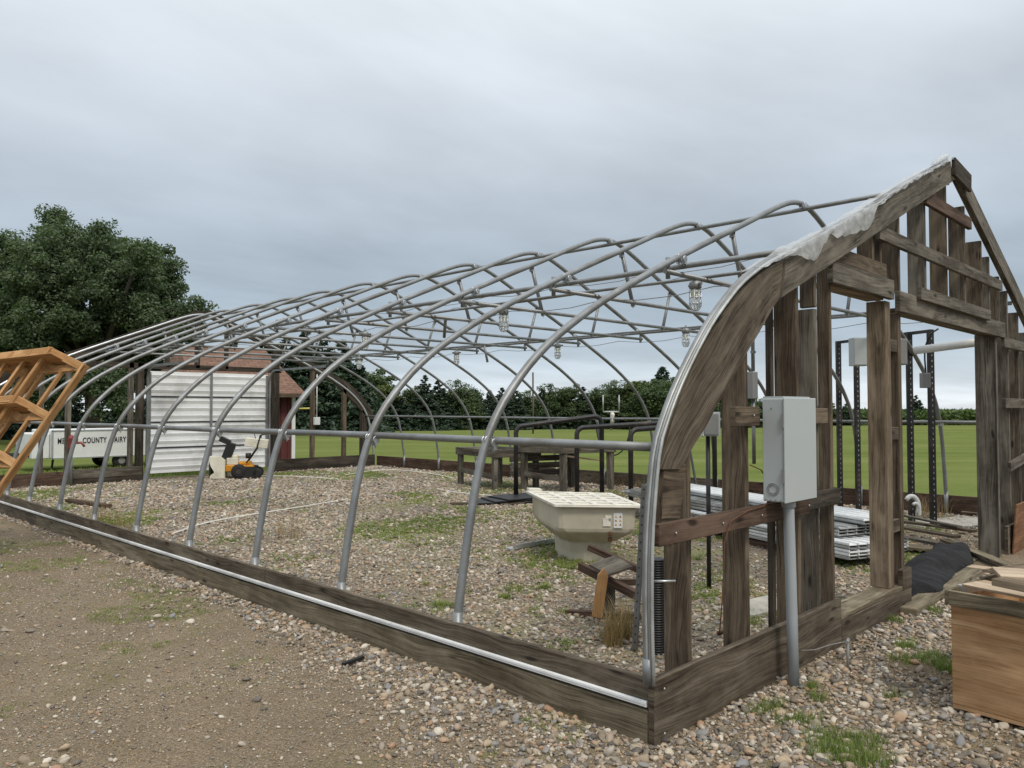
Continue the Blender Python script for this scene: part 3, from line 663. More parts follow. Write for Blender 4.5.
body = b.build('body', 'bin_tan', BN, .01)
ex = rim[2]-rim[1]; ey = rim[0]-rim[1]
def lp(u_, v_, z): return np.append(rim[1]+ex*u_+(ey*(1-u_)+(rim[3]-rim[2])*u_)*v_, z)
b = MB()
def slab(u0, u1, v0, v1, z0, z1):
    P = [lp(u, v, z) for z in (z0, z1) for u, v in ((u0, v0), (u1, v0), (u1, v1), (u0, v1))]; o_ = len(b.v)
    b.v += [tuple(q) for q in P]
    for f in ((3, 2, 1, 0), (4, 5, 6, 7), (0, 1, 5, 4), (1, 2, 6, 5), (2, 3, 7, 6), (3, 0, 4, 7)): b.f.append(tuple(o_+i for i in f)); b.uv.append([(0, 0)]*4); b.sm.append(False)
slab(-.03, 1.03, -.03, 1.03, .602, .618)
for u in (0, .25, .5, .75, 1): slab(u-.035, u+.035, -.02, 1.02, .619, .632)
for v in (0, .2, .4, .6, .8, 1): slab(-.02, 1.02, v-.022, v+.022, .6185, .6305)
b.build('lid', 'bin_lid', BN, .004)
b = MB(); slab(.0, .16, 1.0, 1.1, .62, .66); b.build('latch', 'bin_lid', BN, .004)
fn = np.array([ex[1], -ex[0], 0.]); fn /= np.linalg.norm(fn); exn = np.append(ex/np.linalg.norm(ex), 0); Lx = np.linalg.norm(ex)
def fp(u_, z, off): f_ = .965 if z > .38 else .9; base = np.append(cen+(rim[1]+ex*u_-cen)*.962, z); return base+fn*off
st1 = MB(); st1.box(fp(.76, .47, .006), (.045, .003, .075), exn, fn, (0, 0, 1)); stk = st1.build('warning_sticker', 'label_white', BN)
st2 = MB()
for du in (-.022, .022):
    for dz in (-.04, .0, .04):
        c0 = fp(.76, .47+dz, .0102)+exn*du; st2.face([c0-exn*.014+np.array([0, 0, -.012]), c0+exn*.014+np.array([0, 0, -.012]), c0+np.array([0, 0, .013])])
st2.build('warning_mark', 'label_amber', stk, root=BN.location)
st2 = MB()
for du, dz in ((-.022, .0), (.022, .04), (.022, -.04)):
    c0 = fp(.76, .47+dz, .0112)+exn*du; st2.box(c0, (.004, .001, .006), exn, fn, (0, 0, 1))
st2.build('warning_text', 'label_black', stk, root=BN.location)
st1 = MB(); st1.box(fp(.62, .45, .004), (.04, .002, .04), exn, fn, (0, 0, 1)); st1.box(fp(.64, .49, .004), (.03, .002, .03), exn, fn, (0, 0, 1)); st1.build('faded_sticker', 'bin_lid', BN)
b = MB()
for z, o_ in ((.335, -.0), (.265, -.09)): b.lathe(fp(.66, z, o_-.01), [(.022, 0), (.022, .025), (.012, .03)], 12, fn)
b.build('bolt', 'rust', BN)

# ------------------------------------------------------------------ broken wooden frame pieces near the bin
WF = thing('broken_wood_frame', (1.5, 1.7, 0), 'broken frame of reddish timber pieces with a grey board lying on the gravel', 'scrap wood')
def pxd(px, py, dist): v = FW+RT*(px-512)/FPX-UP*(py-384)/FPX; return CAM+v*dist
def pxb(mb, p, q, d0, d1, w_, h_): mb.beam(pxd(*p, d0), pxd(*q, d1), w_, h_)
b = MB(); pxb(b, (567, 613), (640, 617), 6.1, 5.75, .06, .05); b.build('rail', 'wood_red', WF, .003)
b = MB(); pxb(b, (580, 566), (638, 596), 6.2, 5.7, .05, .06); b.build('rail', 'wood_red', WF, .003)
b = MB(); pxb(b, (589, 547), (640, 570), 6.6, 6.3, .05, .05); b.build('rail', 'wood_red', WF, .003)
b = MB(); pxb(b, (600, 582), (640, 582), 6.7, 6.5, .04, .05); b.build('rail', 'wood_red', WF, .003)
b = MB(); 
p0 = pxd(597, 617, 5.75); p1 = pxd(603, 575, 5.75); p2 = pxd(604, 568, 5.75)
b.beam(p0, p1, .075, .035, up=-FW); b.build('stake', 'wood_orange', WF, .003)
b = MB(); X_ = (p1-p0)/np.linalg.norm(p1-p0); b.face([p1-RT*.037-FW*.018, p1+RT*.037-FW*.018, p2-FW*.018]); b.face([p1+RT*.037+FW*.018, p1-RT*.037+FW*.018, p2+FW*.018]); b.face([p1-RT*.037-FW*.018, p2-FW*.018, p2+FW*.018, p1-RT*.037+FW*.018]); b.face([p1+RT*.037+FW*.018, p2+FW*.018, p2-FW*.018, p1+RT*.037-FW*.018]); b.build('stake_tip', 'wood_orange', WF)
b = MB(); c0 = pxd(611, 566, 5.95); X_ = pxd(627, 574, 5.85)-pxd(602, 560, 6.05); Y_ = pxd(604, 577, 5.8)-pxd(612, 556, 6.15); X_ /= np.linalg.norm(X_); Y_ -= X_*(X_@Y_); Y_ /= np.linalg.norm(Y_)
b.box(c0, (.10, .135, .011), X_, Y_, np.cross(X_, Y_)); b.build('grey_board', 'wood_grey', WF, .002)
b = MB(); b.box(pxd(606, 598, 6.1), (.075, .12, .012), RT*.8+FW*.3, UP, np.cross(RT*.8+FW*.3, UP)); b.build('grey_board', 'wood_grey', WF, .002)

# PVC trim piece by bin, flat boards, ropes, small stuff
p, q = at(508, 549, .03), at(560, 540, .05)
b = MB(); b.beam(p, q, .09, .02); b.beam(p+np.array([.03, -.05, .02]), q+np.array([.03, -.05, .02]), .01, .05); tag(b.build('trim_strip', 'aluminium'), 'pale metal trim strip lying on the gravel left of the bin', 'metal strip')
def rope(pts, lb, r=.012):
    P = [at(x, y, .035) for x, y in pts]; b = MB(); b.tube(smooth_poly(P, 2), r, 6); tag(b.build('white_rope', 'rope_white'), lb, 'rope', 'white ropes on the gravel')
rope([(172, 534), (200, 524), (235, 517), (262, 513), (300, 507), (325, 503), (348, 499)], 'long white rope curving over the gravel behind the nearer hoops')
rope([(262, 476), (290, 476), (338, 479)], 'short straight white rope near the snow blower', .014)
rope([(345, 475), (375, 470), (405, 470), (440, 475), (452, 478)], 'white rope lying along the far right base board', .014)
rope([(437, 489), (460, 493), (495, 496), (520, 498)], 'white rope beside the black mats left of the bin', .014)
p, q = at(68, 500, .06), at(109, 506, .06)
b = MB(); b.beam(p, q, .10, .05); tag(b.build('loose_board', 'wood_red', bevel=.004), 'short reddish brown board lying on the gravel near the left hoops', 'board')
FP = thing('mat_pile', tuple(at(500, 504, 0)), 'flat pile of black rubber mats and a brown board on the gravel', 'mats')
b = MB()
c0 = at(503, 503, .0)
for k in range(4): b.box(c0+np.array([.1*k-.1, -.05*k, .02+.028*k]), (.55-.06*k, .35, .011), RT+FW*.2*k, np.cross((0, 0, 1), RT+FW*.2*k), (0, 0, 1))
b.build('mat', 'black_plastic', FP, .003)
b = MB(); b.box(c0+RT*(-.25)-FW*.35+np.array([0, 0, .04]), (.62, .07, .02), RT, np.cross((0, 0, 1), RT), (0, 0, 1)); b.build('board', 'wood_brown', FP, .003)
HC = at(534, 498, 0)
b = MB()
for k in range(5): b.tube([HC+np.array([(.16-.01*k)*math.cos(a), (.16-.01*k)*math.sin(a), .02+.028*k]) for a in np.linspace(0, 2*math.pi, 20)[:-1]], .014, 6, closed=True)
tag(b.build('hose_coil', 'black_plastic'), 'small coil of black hose beside the mats and the bin', 'hose')
p = at(760, 607, .02)
b = MB(); b.box(p+np.array([0, 0, .0]), (.32, .16, .02), (.98, -.15, 0), (.15, .98, 0), (0, 0, 1)); tag(b.build('paving_slab', 'concrete', bevel=.006), 'pale flat paving slab just inside the front base board', 'slab')
b = MB(); pp = at(717, 633, .04); b.tube([pp, pp+RT*.05+np.array([0, 0, .01]), pp+RT*.15], .012, 6); tag(b.build('rusty_fitting', 'rust'), 'small rusty pipe fitting on the gravel between two studs', 'fitting')
b = MB(); pp = at(353, 661, .03); b.beam(pp-RT*.05-FW*.06, pp+RT*.05+FW*.07, .025, .02); tag(b.build('black_strip', 'black_plastic'), 'small black strip lying on the dirt by the side base board', 'strip')

# ------------------------------------------------------------------ black n-shaped tube frames
def nframe(a, b_, za, zb, label):
    T = thing('tube_frame', tuple(a[:2])+(0,), label, 'tube frame', 'black steel tube frames')
    a = np.array([a[0], a[1], 0.]); b_ = np.array([b_[0], b_[1], 0.]); d_ = (b_-a)/np.linalg.norm(b_-a); r_ = .13
    P = [a, a+[0, 0, za-r_]]+[a+d_*r_*(1-math.cos(t_))+np.array([0, 0, za-r_+r_*math.sin(t_)]) for t_ in np.linspace(.25, math.pi/2, 6)]
    P += [b_-d_*r_*(1-math.cos(t_))+np.array([0, 0, zb-r_+r_*math.sin(t_)]) for t_ in np.linspace(math.pi/2, .25, 6)]+[b_+[0, 0, zb-r_], b_]
    m_ = MB(); m_.tube(P, .042, 12); m_.build('frame', 'black_steel', T)
    m_ = MB()
    for q in (a, b_): m_.box(q+np.array([0, 0, .006]), (.06, .06, .006))
    m_.build('foot_plate', 'black_steel', T)
def gp(px, py): return at(px, py, .0)[:2]
nframe(gp(516, 501), gp(602, 499), 1.30, 1.46, 'black bent tube frame standing left, behind the bin')
nframe(gp(577, 501), gp(688, 497), 1.27, 1.36, 'black bent tube frame in the middle, right behind the bin')
nframe(gp(631, 505), gp(715, 500), 1.25, 1.33, 'black bent tube frame at right, partly behind the timber arch')
b = MB(); b.tube([(*gp(700, 512), .1), (*gp(690, 506), .95)], .02, 8); tag(b.build('leaning_rod', 'black_steel'), 'black rod leaning behind the first timber stud', 'rod')

# ------------------------------------------------------------------ wooden benches
def wbench(A, B, C, h, rim_h, label, group, mesh=True):     # A near corner, B along the front, C along the side
    A, B, C = [np.append(np.array(v, float), 0) for v in (A, B, C)]; X_ = B-A; Y_ = C-A; Lx_, Ly = np.linalg.norm(X_), np.linalg.norm(Y_); X_ /= Lx_; Y_ /= Ly; D_ = A+X_*Lx_+Y_*Ly
    T = thing('wooden_bench', tuple(A), label, 'bench', group); Zv = np.array([0, 0, 1.])
    for p_, q_ in ((A, B), (C, D_), (A, C), (B, D_)):
        m_ = MB(); e_ = (q_-p_)/np.linalg.norm(q_-p_); m_.beam(p_+Zv*(h-rim_h/2)-e_*.03, q_+Zv*(h-rim_h/2)+e_*.03, .04, rim_h); m_.build('rim_board', 'wood_grey', T, .004)
    for p_ in (A, B, C, D_):
        m_ = MB(); c_ = p_+(((A+D_)/2)-p_)*.09; m_.box(c_+Zv*(h/2-.03), (.045, .045, h/2-.03+.0), X_, Y_, Zv); m_.build('leg', 'wood_grey', T, .004)
    m_ = MB(); m_.box((A+D_)/2+Zv*(h-rim_h*.55), (Lx_/2-.03, Ly/2-.03, .01), X_, Y_, Zv); m_.build('top', 'galvanized' if mesh else 'wood_dark', T)
    m_ = MB(); m_.beam(A+Zv*.26-Y_*.0+X_*.03, C+Zv*.34+X_*.03, .035, .10); m_.build('brace', 'wood_grey', T, .003)
    return T, A, B, C, D_, X_, Y_
wbench((7.50, 8.70), (8.35, 8.30), (7.78, 10.1), .80, .15, 'weathered grey wooden bench with wire mesh top, at left behind a hoop', 'weathered benches at the back of the greenhouse')
T2, A, B, C, D_, X_, Y_ = wbench((8.12, 7.50), (9.22, 7.12), (7.95, 8.45), .90, .15, 'weathered wooden bench with plank sides standing behind the black tube frames', 'weathered benches at the back of the greenhouse', False)
for z in (.34, .48, .62):
    m_ = MB(); m_.beam(D_+Y_*.03+np.array([0, 0, z]), C+Y_*.03-X_*.2+np.array([0, 0, z]), .03, .11); m_.build('plank', 'wood_grey', T2, .003)
m_ = MB(); m_.beam(A+X_*.1+np.array([0, 0, .7]), A+X_*.5-Y_*.3+np.array([0, 0, .62]), .02, .03); m_.build('slat', 'wood_light', T2)

# ------------------------------------------------------------------ stack of aluminium panels on a pallet
PA = np.array([4.68, .86]); dl = np.array([5.64, 3.1])-PA; dl /= np.linalg.norm(dl); dw = np.array([dl[1], -dl[0]]); 
b_top = []
PL = thing('wooden_pallet', (5.2, 2.0, 0), 'reddish brown pallet under the stack of metal panels', 'pallet')
def pbox(mb, u0, u1, v0, v1, z0, z1, tilt=0):
    c2 = PA+dl*(u0+u1)/2+dw*(v0+v1)/2; ca, sa = math.cos(tilt), math.sin(tilt)
    X_ = np.array([dl[0]*ca-dl[1]*sa, dl[0]*sa+dl[1]*ca, 0]); Y_ = np.array([-X_[1], X_[0], 0])
    mb.box((c2[0], c2[1], (z0+z1)/2), ((u1-u0)/2, abs(v1-v0)/2, (z1-z0)/2), X_, Y_, (0, 0, 1))
b = MB()
for u0 in (.9, 1.15, 2.3, 2.55, 3.4): pbox(b, u0, u0+.12, .04, 1.0, .085, .105)
b.build('deck_boards', 'wood_red', PL, .002)
b = MB()
for v0 in (.05, .45, .9):
    for u0 in (.9, 2.4): pbox(b, u0, u0+1.1, v0, v0+.09, .012, .083)
b.build('runner', 'wood_red', PL, .002)
def profile_bundle(u0, u1, v0, v1, z0, n_, label, m_='aluminium', tilt=0):
    T = thing('panel_bundle', (float((PA+dl*u0)[0]), float((PA+dl*u0)[1]), z0), label, 'metal panels', 'bundles of long metal panels')
    for k in range(n_):
        b = MB(); z = z0+k*.034
        pbox(b, u0+random.uniform(0, .03), u1+random.uniform(-.2, .2), v0+random.uniform(0, .02), v1, z, z+.010, tilt)
        pbox(b, u0+.01, u1-.05, v0, v0+.012, z+.0105, z+.030, tilt); pbox(b, u0+.01, u1-.05, v1-.012, v1, z+.0105, z+.030, tilt)
        for q in (.25, .5, .75): pbox(b, u0+.01, u1-.05, v0+(v1-v0)*q-.008, v0+(v1-v0)*q+.008, z+.0105, z+.026, tilt)
        b.build('panel', m_ if k % 3 else 'aluminium_dull', T)
    return T
profile_bundle(0, 3.9, 0, .52, .11, 5, 'lowest bundle of bright metal panels, nearest end by the door post', 'white_steel')
profile_bundle(.15, 4.3, .50, .95, .11, 4, 'bundle of bright metal panels lying behind the lowest bundle', 'white_steel', tilt=.01)
profile_bundle(.28, 4.5, .12, .62, .295, 3, 'middle layer of dull metal panels in the stack', 'aluminium_dull', .012)
profile_bundle(.20, 4.4, .45, .98, .405, 2, 'topmost bundle of white metal panels in the stack', 'white_steel', -.02)
# planks and bits in the doorway
def plank(px0, py0, px1, py1, z, w_, h_, m_, label, name='loose_plank'):
    b = MB(); b.beam(at(px0, py0, z), at(px1, py1, z), w_, h_); return tag(b.build(name, m_, bevel=.003), label, 'plank', 'loose planks in the doorway')
plank(898, 521, 975, 531, .20, .09, .03, 'wood_brown', 'topmost brown plank of the loose heap in the doorway')
plank(900, 527, 958, 537, .16, .10, .03, 'wood_brown', 'second brown plank of the doorway heap, just under the top one')
plank(899, 536, 940, 544, .12, .10, .03, 'wood_grey', 'grey brown plank low in the doorway heap')
plank(906, 516, 960, 527, .24, .07, .025, 'wood_grey', 'farthest grey plank behind the doorway heap')
plank(945, 540, 1010, 566, .06, .12, .03, 'wood_sill', 'pale plank running from the heap past the dark door post')
plank(902, 546, 957, 551, .08, .24, .03, 'wood_sill', 'wide pale plank beside the black fabric roll')
plank(965, 566, 1012, 572, .05, .16, .02, 'plywood_pale', 'pale plywood strip lying between the fabric roll and the crate')
plank(906, 611, 975, 571, .035, .16, .05, 'wood_sill', 'long pale board under the edge of the black fabric', 'threshold_board')
plank(962, 512, 1000, 516, .25, .05, .02, 'wood_light', 'thin light strip behind the dark door post')
b = MB(); cc_ = at(985, 545, .05)
for k in range(7):
    p_ = at(random.uniform(955, 982), random.uniform(528, 556), .04); b.box(p_+np.array([0, 0, random.uniform(0, .05)]), (random.uniform(.05, .14), random.uniform(.04, .1), .012), (random.random(), random.random()-.5, .1), (.0, .2, 1), (0, 0, 1)) if False else b.beam(p_, p_+np.array([random.uniform(-.2, .2), random.uniform(-.2, .2), random.uniform(-.02, .04)]), random.uniform(.05, .12), .02)
tag(b.build('plywood_scraps', 'plywood_pale'), 'scatter of small pale wood scraps at the foot of the dark door post', 'scraps')
# white curved pipe end near doorway
p = at(912, 520, .1); b = MB()
b.tube([p+RT*.12*math.cos(a)*.8+np.array([0, 0, .16+.16*math.sin(a)]) for a in np.linspace(-.5, 2.4, 12)], .03, 10)
b.tube([p+RT*.08*math.cos(a)*.7-FW*.1+np.array([0, 0, .12+.12*math.sin(a)]) for a in np.linspace(-.5, 2.2, 10)], .02, 8)
tag(b.build('plastic_chair_arm', 'white_paint'), 'curved white plastic hoop sticking up beside the door post', 'plastic hoop')

# ------------------------------------------------------------------ black landscape fabric roll
def fabric_roll(path, wid, hts, name, label):
    P = [np.array(q, float) for q in path]; n_ = 70; m_ = 26; V = []; F = []
    s_ = np.linspace(0, len(P)-1, n_)
    for i, u in enumerate(s_):
        k = min(int(u), len(P)-2); f = u-k; c = P[k]*(1-f)+P[k+1]*f; d_ = P[k+1]-P[k]; d_ /= np.linalg.norm(d_); nrm = np.array([-d_[1], d_[0]])
        wv = np.interp(u, range(len(P)), wid); hv = np.interp(u, range(len(P)), hts)*(1+.12*math.sin(i*.9)*math.sin(i*.37))
        e_ = min(1, (i+.3)/5, (n_-1-i+.3)/5)**.5
        for j in range(m_):
            a = math.pi*j/(m_-1); fold = 1+.14*math.sin(i*.16+1.1*math.sin(j*.21))+.10*math.sin(i*.37-j*.22+1)+.07*math.sin(j*.55+i*.06+1.3*math.sin(i*.11))+.05*math.sin(i*.31+j*.41+2*math.sin(i*.09+j*.1))
            rr = abs(math.sin(a))**.8
            q = c+nrm*math.cos(a)*wv*fold*(e_*.5+.5)
            V.append((q[0], q[1], .012+hv*rr*fold*e_))
    for i in range(n_-1):
        for j in range(m_-1): F.append((i*m_+j, (i+1)*m_+j, (i+1)*m_+j+1, i*m_+j+1))
    o = npmesh(name, V, F, 'fabric_black'); o.data.polygons.foreach_set('use_smooth', [True]*len(F)); return tag(o, label, 'fabric')
fabric_roll([(3.76, .12), (4.05, .13), (4.5, .16), (5.1, .22), (5.9, .32), (6.6, .42)], [.12, .19, .21, .22, .20, .14], [.10, .12, .13, .15, .16, .11], 'ground_fabric', 'crumpled roll of black ground fabric lying across the doorway')
fabric_roll([(2.75, .62), (2.95, .56), (3.15, .50), (3.35, .44)], [.06, .12, .12, .08], [.02, .04, .04, .03], 'ground_fabric', 'small flat end of black fabric behind the low sill board')

# ------------------------------------------------------------------ slotted-angle rack with control boxes
RK = thing('slotted_rack', (8.8, 2.0, 0), 'tall open rack of black slotted angle posts seen through the doorway', 'rack')
u_ = np.array([-.80, -1.29]); u_ /= np.linalg.norm(u_); P1 = np.array([9.29, 2.77]); P2 = np.array([9.10, 2.42]); 
feet = [P1, P2, P1+u_*1.53, P2+u_*1.50]; ZT = 2.66
for q in feet:
    zt = ZT
    b = MB(); e = np.append(RT[:2], 0); b.box((q[0], q[1], zt/2), (.034, .003, zt/2), RT, np.cross((0, 0, 1), RT), (0, 0, 1)); b.box((q[0]-RT[0]*.032+FW[0]*.03, q[1]-RT[1]*.032+FW[1]*.03, zt/2), (.003, .03, zt/2), RT, np.cross((0, 0, 1), RT), (0, 0, 1))
    po = b.build('post', 'black_steel', RK)
    b = MB()
    for z in np.arange(.06, zt-.04, .075): b.box((q[0]-FW[0]*.0045, q[1]-FW[1]*.0045, z), (.005, .001, .012), RT, np.cross((0, 0, 1), RT), (0, 0, 1))
    b.build('slot', 'aluminium_dull', po)
b = MB()
f3 = [np.append(q, ZT-.02) for q in feet]
for i, j in ((0, 2), (1, 3), (0, 1), (2, 3)): b.beam(f3[i], f3[j], .035, .04)
b.build('top_rail', 'black_steel', RK)
def placed_box(name, px0, py0, px1, py1, dist, dep, m_, label, cat, brk=True):
    a = pxd(px0, py0, dist); c = pxd(px1, py1, dist); cen_ = (a+c)/2; w_ = abs((c-a)@RT)/2; h_ = abs(c[2]-a[2])/2
    T = thing(name, tuple(cen_-np.array([0, 0, h_])), label, cat); m0 = MB(); m0.box(cen_, (w_, dep/2, h_), RT, np.cross((0, 0, 1), RT), (0, 0, 1)); o = m0.build('cabinet', m_, T, .004)
    m0 = MB(); m0.box(cen_-np.append(FW[:2], 0)*(dep/2+.006), (w_*.92, .005, h_*.94), RT, np.cross((0, 0, 1), RT), (0, 0, 1)); m0.build('door', m_, T, .003); return T
placed_box('control_box', 851, 338, 866, 366, 10.3, .15, 'box_grey', 'pale grey control box hung at the left of the black rack', 'control box')
placed_box('control_box', 889, 339, 905, 365, 9.9, .12, 'box_grey_dark', 'dark grey control box hung behind the second door post', 'control box')
placed_box('control_box', 921, 373, 929, 388, 9.4, .08, 'box_grey_dark', 'small dark box strapped on the right rack post', 'control box')
b = MB(); P = [pxd(926, 375, 9.45), pxd(924, 350, 9.45), pxd(930, 334, 9.4), pxd(938, 329, 9.2)]; b.tube(smooth_poly(P, 2), .01, 6); tag(b.build('black_cable', 'black_plastic'), 'black cable arching off the top of the right rack post', 'cable')
b = MB(); b.tube([pxd(915, 350.5, 9.4), pxd(980, 342, 8.8)], .047, 16)
tag(b.build('vent_pipe', 'white_paint'), 'bright horizontal metal pipe from the rack to the door header', 'pipe')
b = MB(); p = at(951, 523, .01); b.box(p, (.75, .35, .02), (.9, -.4, 0), (.4, .9, 0), (0, 0, 1)); tag(b.build('paving_slab', 'concrete', bevel=.006), 'concrete pad at the foot of the last right hoop', 'slab')

# leaning plywood at the right of the door
b = MB(); b.box((7.62, -.085, .275), (.80, .009, .275), (1, 0, 0), (0, 1, .08), (0, -.08, 1)); tag(b.build('leaning_plywood', 'plywood_red', bevel=.003), 'orange brown plywood sheet leaning on the wall right of the doorway', 'plywood')

# ------------------------------------------------------------------ plywood crate at right
ca = np.array([1.43, -.92]); df = np.array([1.385, -1.30])-ca; df /= np.linalg.norm(df); db = np.array([-df[1], df[0]]); 
if db@np.array([1, 0]) < 0: db = -db
CR = thing('plywood_crate', (float(ca[0]), float(ca[1]), 0), 'open tan plywood crate with stained bottom corner at the right edge', 'crate')
def cbox(mb, u0, u1, v0, v1, z0, z1):
    c2 = ca+df*(u0+u1)/2+db*(v0+v1)/2; mb.box((c2[0], c2[1], (z0+z1)/2), ((u1-u0)/2, (v1-v0)/2, (z1-z0)/2), (*df, 0), (*db, 0), (0, 0, 1))
for nm, a in (('side_panel', (0, 1.2, 0, .012, .05, .60)), ('side_panel', (0, 1.2, .93, .942, .05, .60)), ('end_panel', (.0, .012, .013, .929, .05, .60)), ('end_panel', (1.188, 1.2, .013, .929, .05, .60))):
    b = MB(); cbox(b, *a); b.build(nm, 'plywood', CR, .003)
for a in ((-.004, 1.2, -.022, -.002, .565, .643), (-.004, 1.2, .944, .964, .565, .643), (-.022, -.004, -.022, .964, .565, .643)):
    b = MB(); cbox(b, *a); b.build('top_batten', 'wood_sill', CR, .003)
b = MB(); cbox(b, .0, 1.2, .0, .942, .03, .049); b.build('bottom_panel', 'plywood', CR)
for u in (.08, 1.0):
    b = MB(); cbox(b, u, u+.08, .02, .92, .0, .03); b.build('skid', 'wood_dark', CR)
def topboard(px0, py0, px1, py1, z, w_, h_, m_, label):
    b = MB(); b.beam(at(px0, py0, z), at(px1, py1, z), w_, h_); tag(b.build('scrap_board', m_, bevel=.002), label, 'board', 'boards on top of the plywood crate')
topboard(973, 583, 1060, 600, .668, .20, .014, 'plywood_pale', 'large pale board lying across the crate opening, lowest of the pile')
topboard(996, 573, 1070, 578, .700, .26, .022, 'plywood_pale', 'wide buff board on the crate, behind the stepped board')
topboard(998, 581, 1070, 596, .735, .10, .035, 'wood_light', 'thick light board topmost on the crate pile')
topboard(990, 572, 1050, 562, .690, .09, .014, 'wood_light', 'thin splintered board at the back of the crate pile')
topboard(962, 589, 985, 585, .630, .05, .04, 'aluminium', 'crumpled silver scrap inside the crate opening')

# ------------------------------------------------------------------ orange timber shelf unit tipped at left
A3, B3, E3, W3 = pxd(52, 348, 8.75), pxd(86, 365, 8.55), pxd(0, 490, 8.2), pxd(0, 354, 9.15)
u3 = (E3-B3); Lr = 2.75; u3 /= np.linalg.norm(u3); d3 = A3-B3; w3 = W3-A3; w3 /= np.linalg.norm(w3)
TS = thing('timber_shelf', tuple(E3*[1, 1, 0]), 'tall shelf unit of new orange timber tipped over at the left edge', 'shelf')
rows = [0, .62, 1.20, 1.72]
def tb(mb, p, q, w_, h_, up): mb.beam(p, q, w_, h_, up)
nf = np.cross(u3, d3); nf /= np.linalg.norm(nf)
for off in (0, .95):
    for o3 in (d3*0, d3):
        b = MB(); b.beam(B3+o3+w3*off, B3+o3+w3*off+u3*Lr, .038, .082, up=nf); b.build('rail', 'wood_orange', TS, .003)
for off in (.34, .66):
    b = MB(); b.beam(A3+w3*off, A3+w3*off+u3*Lr, .038, .05, up=nf); b.build('rail', 'wood_orange', TS, .003)
    b = MB(); b.beam(B3+w3*off, B3+w3*off+u3*Lr, .035, .045, up=nf); b.build('rail', 'wood_orange', TS, .003)
for r_ in rows:
    o_ = u3*(r_+.03); L3 = 1.2
    for dd_ in (.02, .98):
        b = MB(); b.beam(B3+d3*dd_+o_, B3+d3*dd_+o_+w3*L3, .035, .085, up=u3); b.build('shelf_board', 'wood_orange', TS, .003)
    for off in (.0, .45, .95):
        b = MB(); b.beam(B3+o_+w3*(off+.02), A3+o_+w3*(off+.02), .035, .085, up=u3); b.build('cross_piece', 'wood_orange', TS, .003)
    b = MB(); c0 = (A3+B3)/2+o_+w3*L3/2-u3*.02
    b.beam((A3+B3)/2+o_+w3*.03+u3*.02, (A3+B3)/2+o_+w3*L3+u3*.02, np.linalg.norm(d3)*.62, .012, up=u3); b.build('shelf_panel', 'wood_orange', TS, .002)

# hand pump on its pipe (red) at left far wall
HP = thing('hand_pump', (2.05, 15.7, 0), 'red hand pump head with a dark spout on a grey standpipe at the far left', 'pump')
q0 = (2.12, 15.7)
b = MB(); b.tube([(*q0, 0), (*q0, .78)], .03, 10); b.build('standpipe', 'galvanized', HP)
b = MB(); b.lathe((*q0, .76), [(.05, 0), (.06, .05), (.055, .2), (.065, .22), (.03, .3)], 14); b.build('pump_head', 'red_paint', HP)
b = MB(); b.tube([(q0[0], q0[1], .90), (q0[0]+.16, q0[1]-.1, .90), (q0[0]+.21, q0[1]-.14, .82)], .025, 8); b.build('spout', 'red_paint', HP)
b = MB(); b.tube([pxd(57, 432, 20), pxd(51, 473, 20)], .028, 8); tag(b.build('leaning_bar', 'black_steel'), 'thin dark bar leaning against the white trailer', 'bar')

# ------------------------------------------------------------------ snow blower
SBW = thing('snow_blower', (0, 0, 0), 'cream and orange snow blower with black chute parked before the white door', 'snow blower')
b = MB(); b.prism([(.30, .02), (.62, .02), (.60, .10), (.52, .16), (.60, .30), (.66, .50), (.40, .50), (.30, .42)], -.30, .30); b.build('auger_housing', 'cream_paint', SBW, .01)
b = MB(); b.lathe((.52, -.303, .24), [(.10, 0), (.10, .01)], 16, (0, -1, 0)); b.build('end_plate', 'cream_paint', SBW)
b = MB(); b.bb(.60, .64, -.26, .26, .08, .42); b.build('auger', 'black_steel', SBW)
b = MB(); b.box((.25, 0, .60), (.10, .11, .22), (1, 0, .35), (0, 1, 0), (-.35, 0, 1)); b.box((.33, 0, .86), (.12, .115, .06), (1, 0, .5), (0, 1, 0), (-.5, 0, 1)); b.build('chute', 'black_plastic', SBW, .01)
b = MB(); b.bb(-.30, .30, -.20, .20, .16, .31); b.bb(-.25, .02, -.16, .16, .311, .38); b.build('body', 'orange_paint', SBW, .015)
b = MB(); b.bb(.03, .28, -.14, .14, .312, .47); b.lathe((.12, 0, .47), [(.10, 0), (.10, .05), (.06, .07)], 16); b.build('engine', 'cream_paint', SBW, .01)
b = MB(); b.lathe((-.18, .05, .45), [(.06, 0), (.06, .12)], 12); b.build('muffler', 'black_steel', SBW)
for y in (-.29, .29):
    b = MB(); yy = y if y > 0 else y
    b.lathe((.0, yy-.06, .17), [(.10, 0), (.165, .015), (.17, .06), (.165, .105), (.10, .12)], 20, (0, 1, 0)); b.lathe((-.38, yy-.05, .12), [(.08, 0), (.12, .015), (.12, .085), (.08, .1)], 16, (0, 1, 0)); b.bb(-.38, .0, yy-.05, yy+.05, .02, .27); tr_o = b.build('track', 'rubber', SBW)
    b = MB(); b.lathe((.0, yy-.065, .17), [(.06, 0), (.06, .13)], 12, (0, 1, 0)); b.build('hub', 'black_steel', tr_o, root=(0, 0, 0))
for y in (-.24, .24):
    b = MB(); b.tube([(-.15, y, .35), (-.38, y, .70), (-.45, y, .98), (-.62, y, 1.02)], .016, 8); b.build('handlebar', 'black_steel', SBW)
b = MB(); b.box((-.36, 0, .80), (.25, .20, .10), (1, 0, .12), (0, 1, 0), (-.12, 0, 1)); b.build('control_panel', 'cream_paint', SBW, .01)
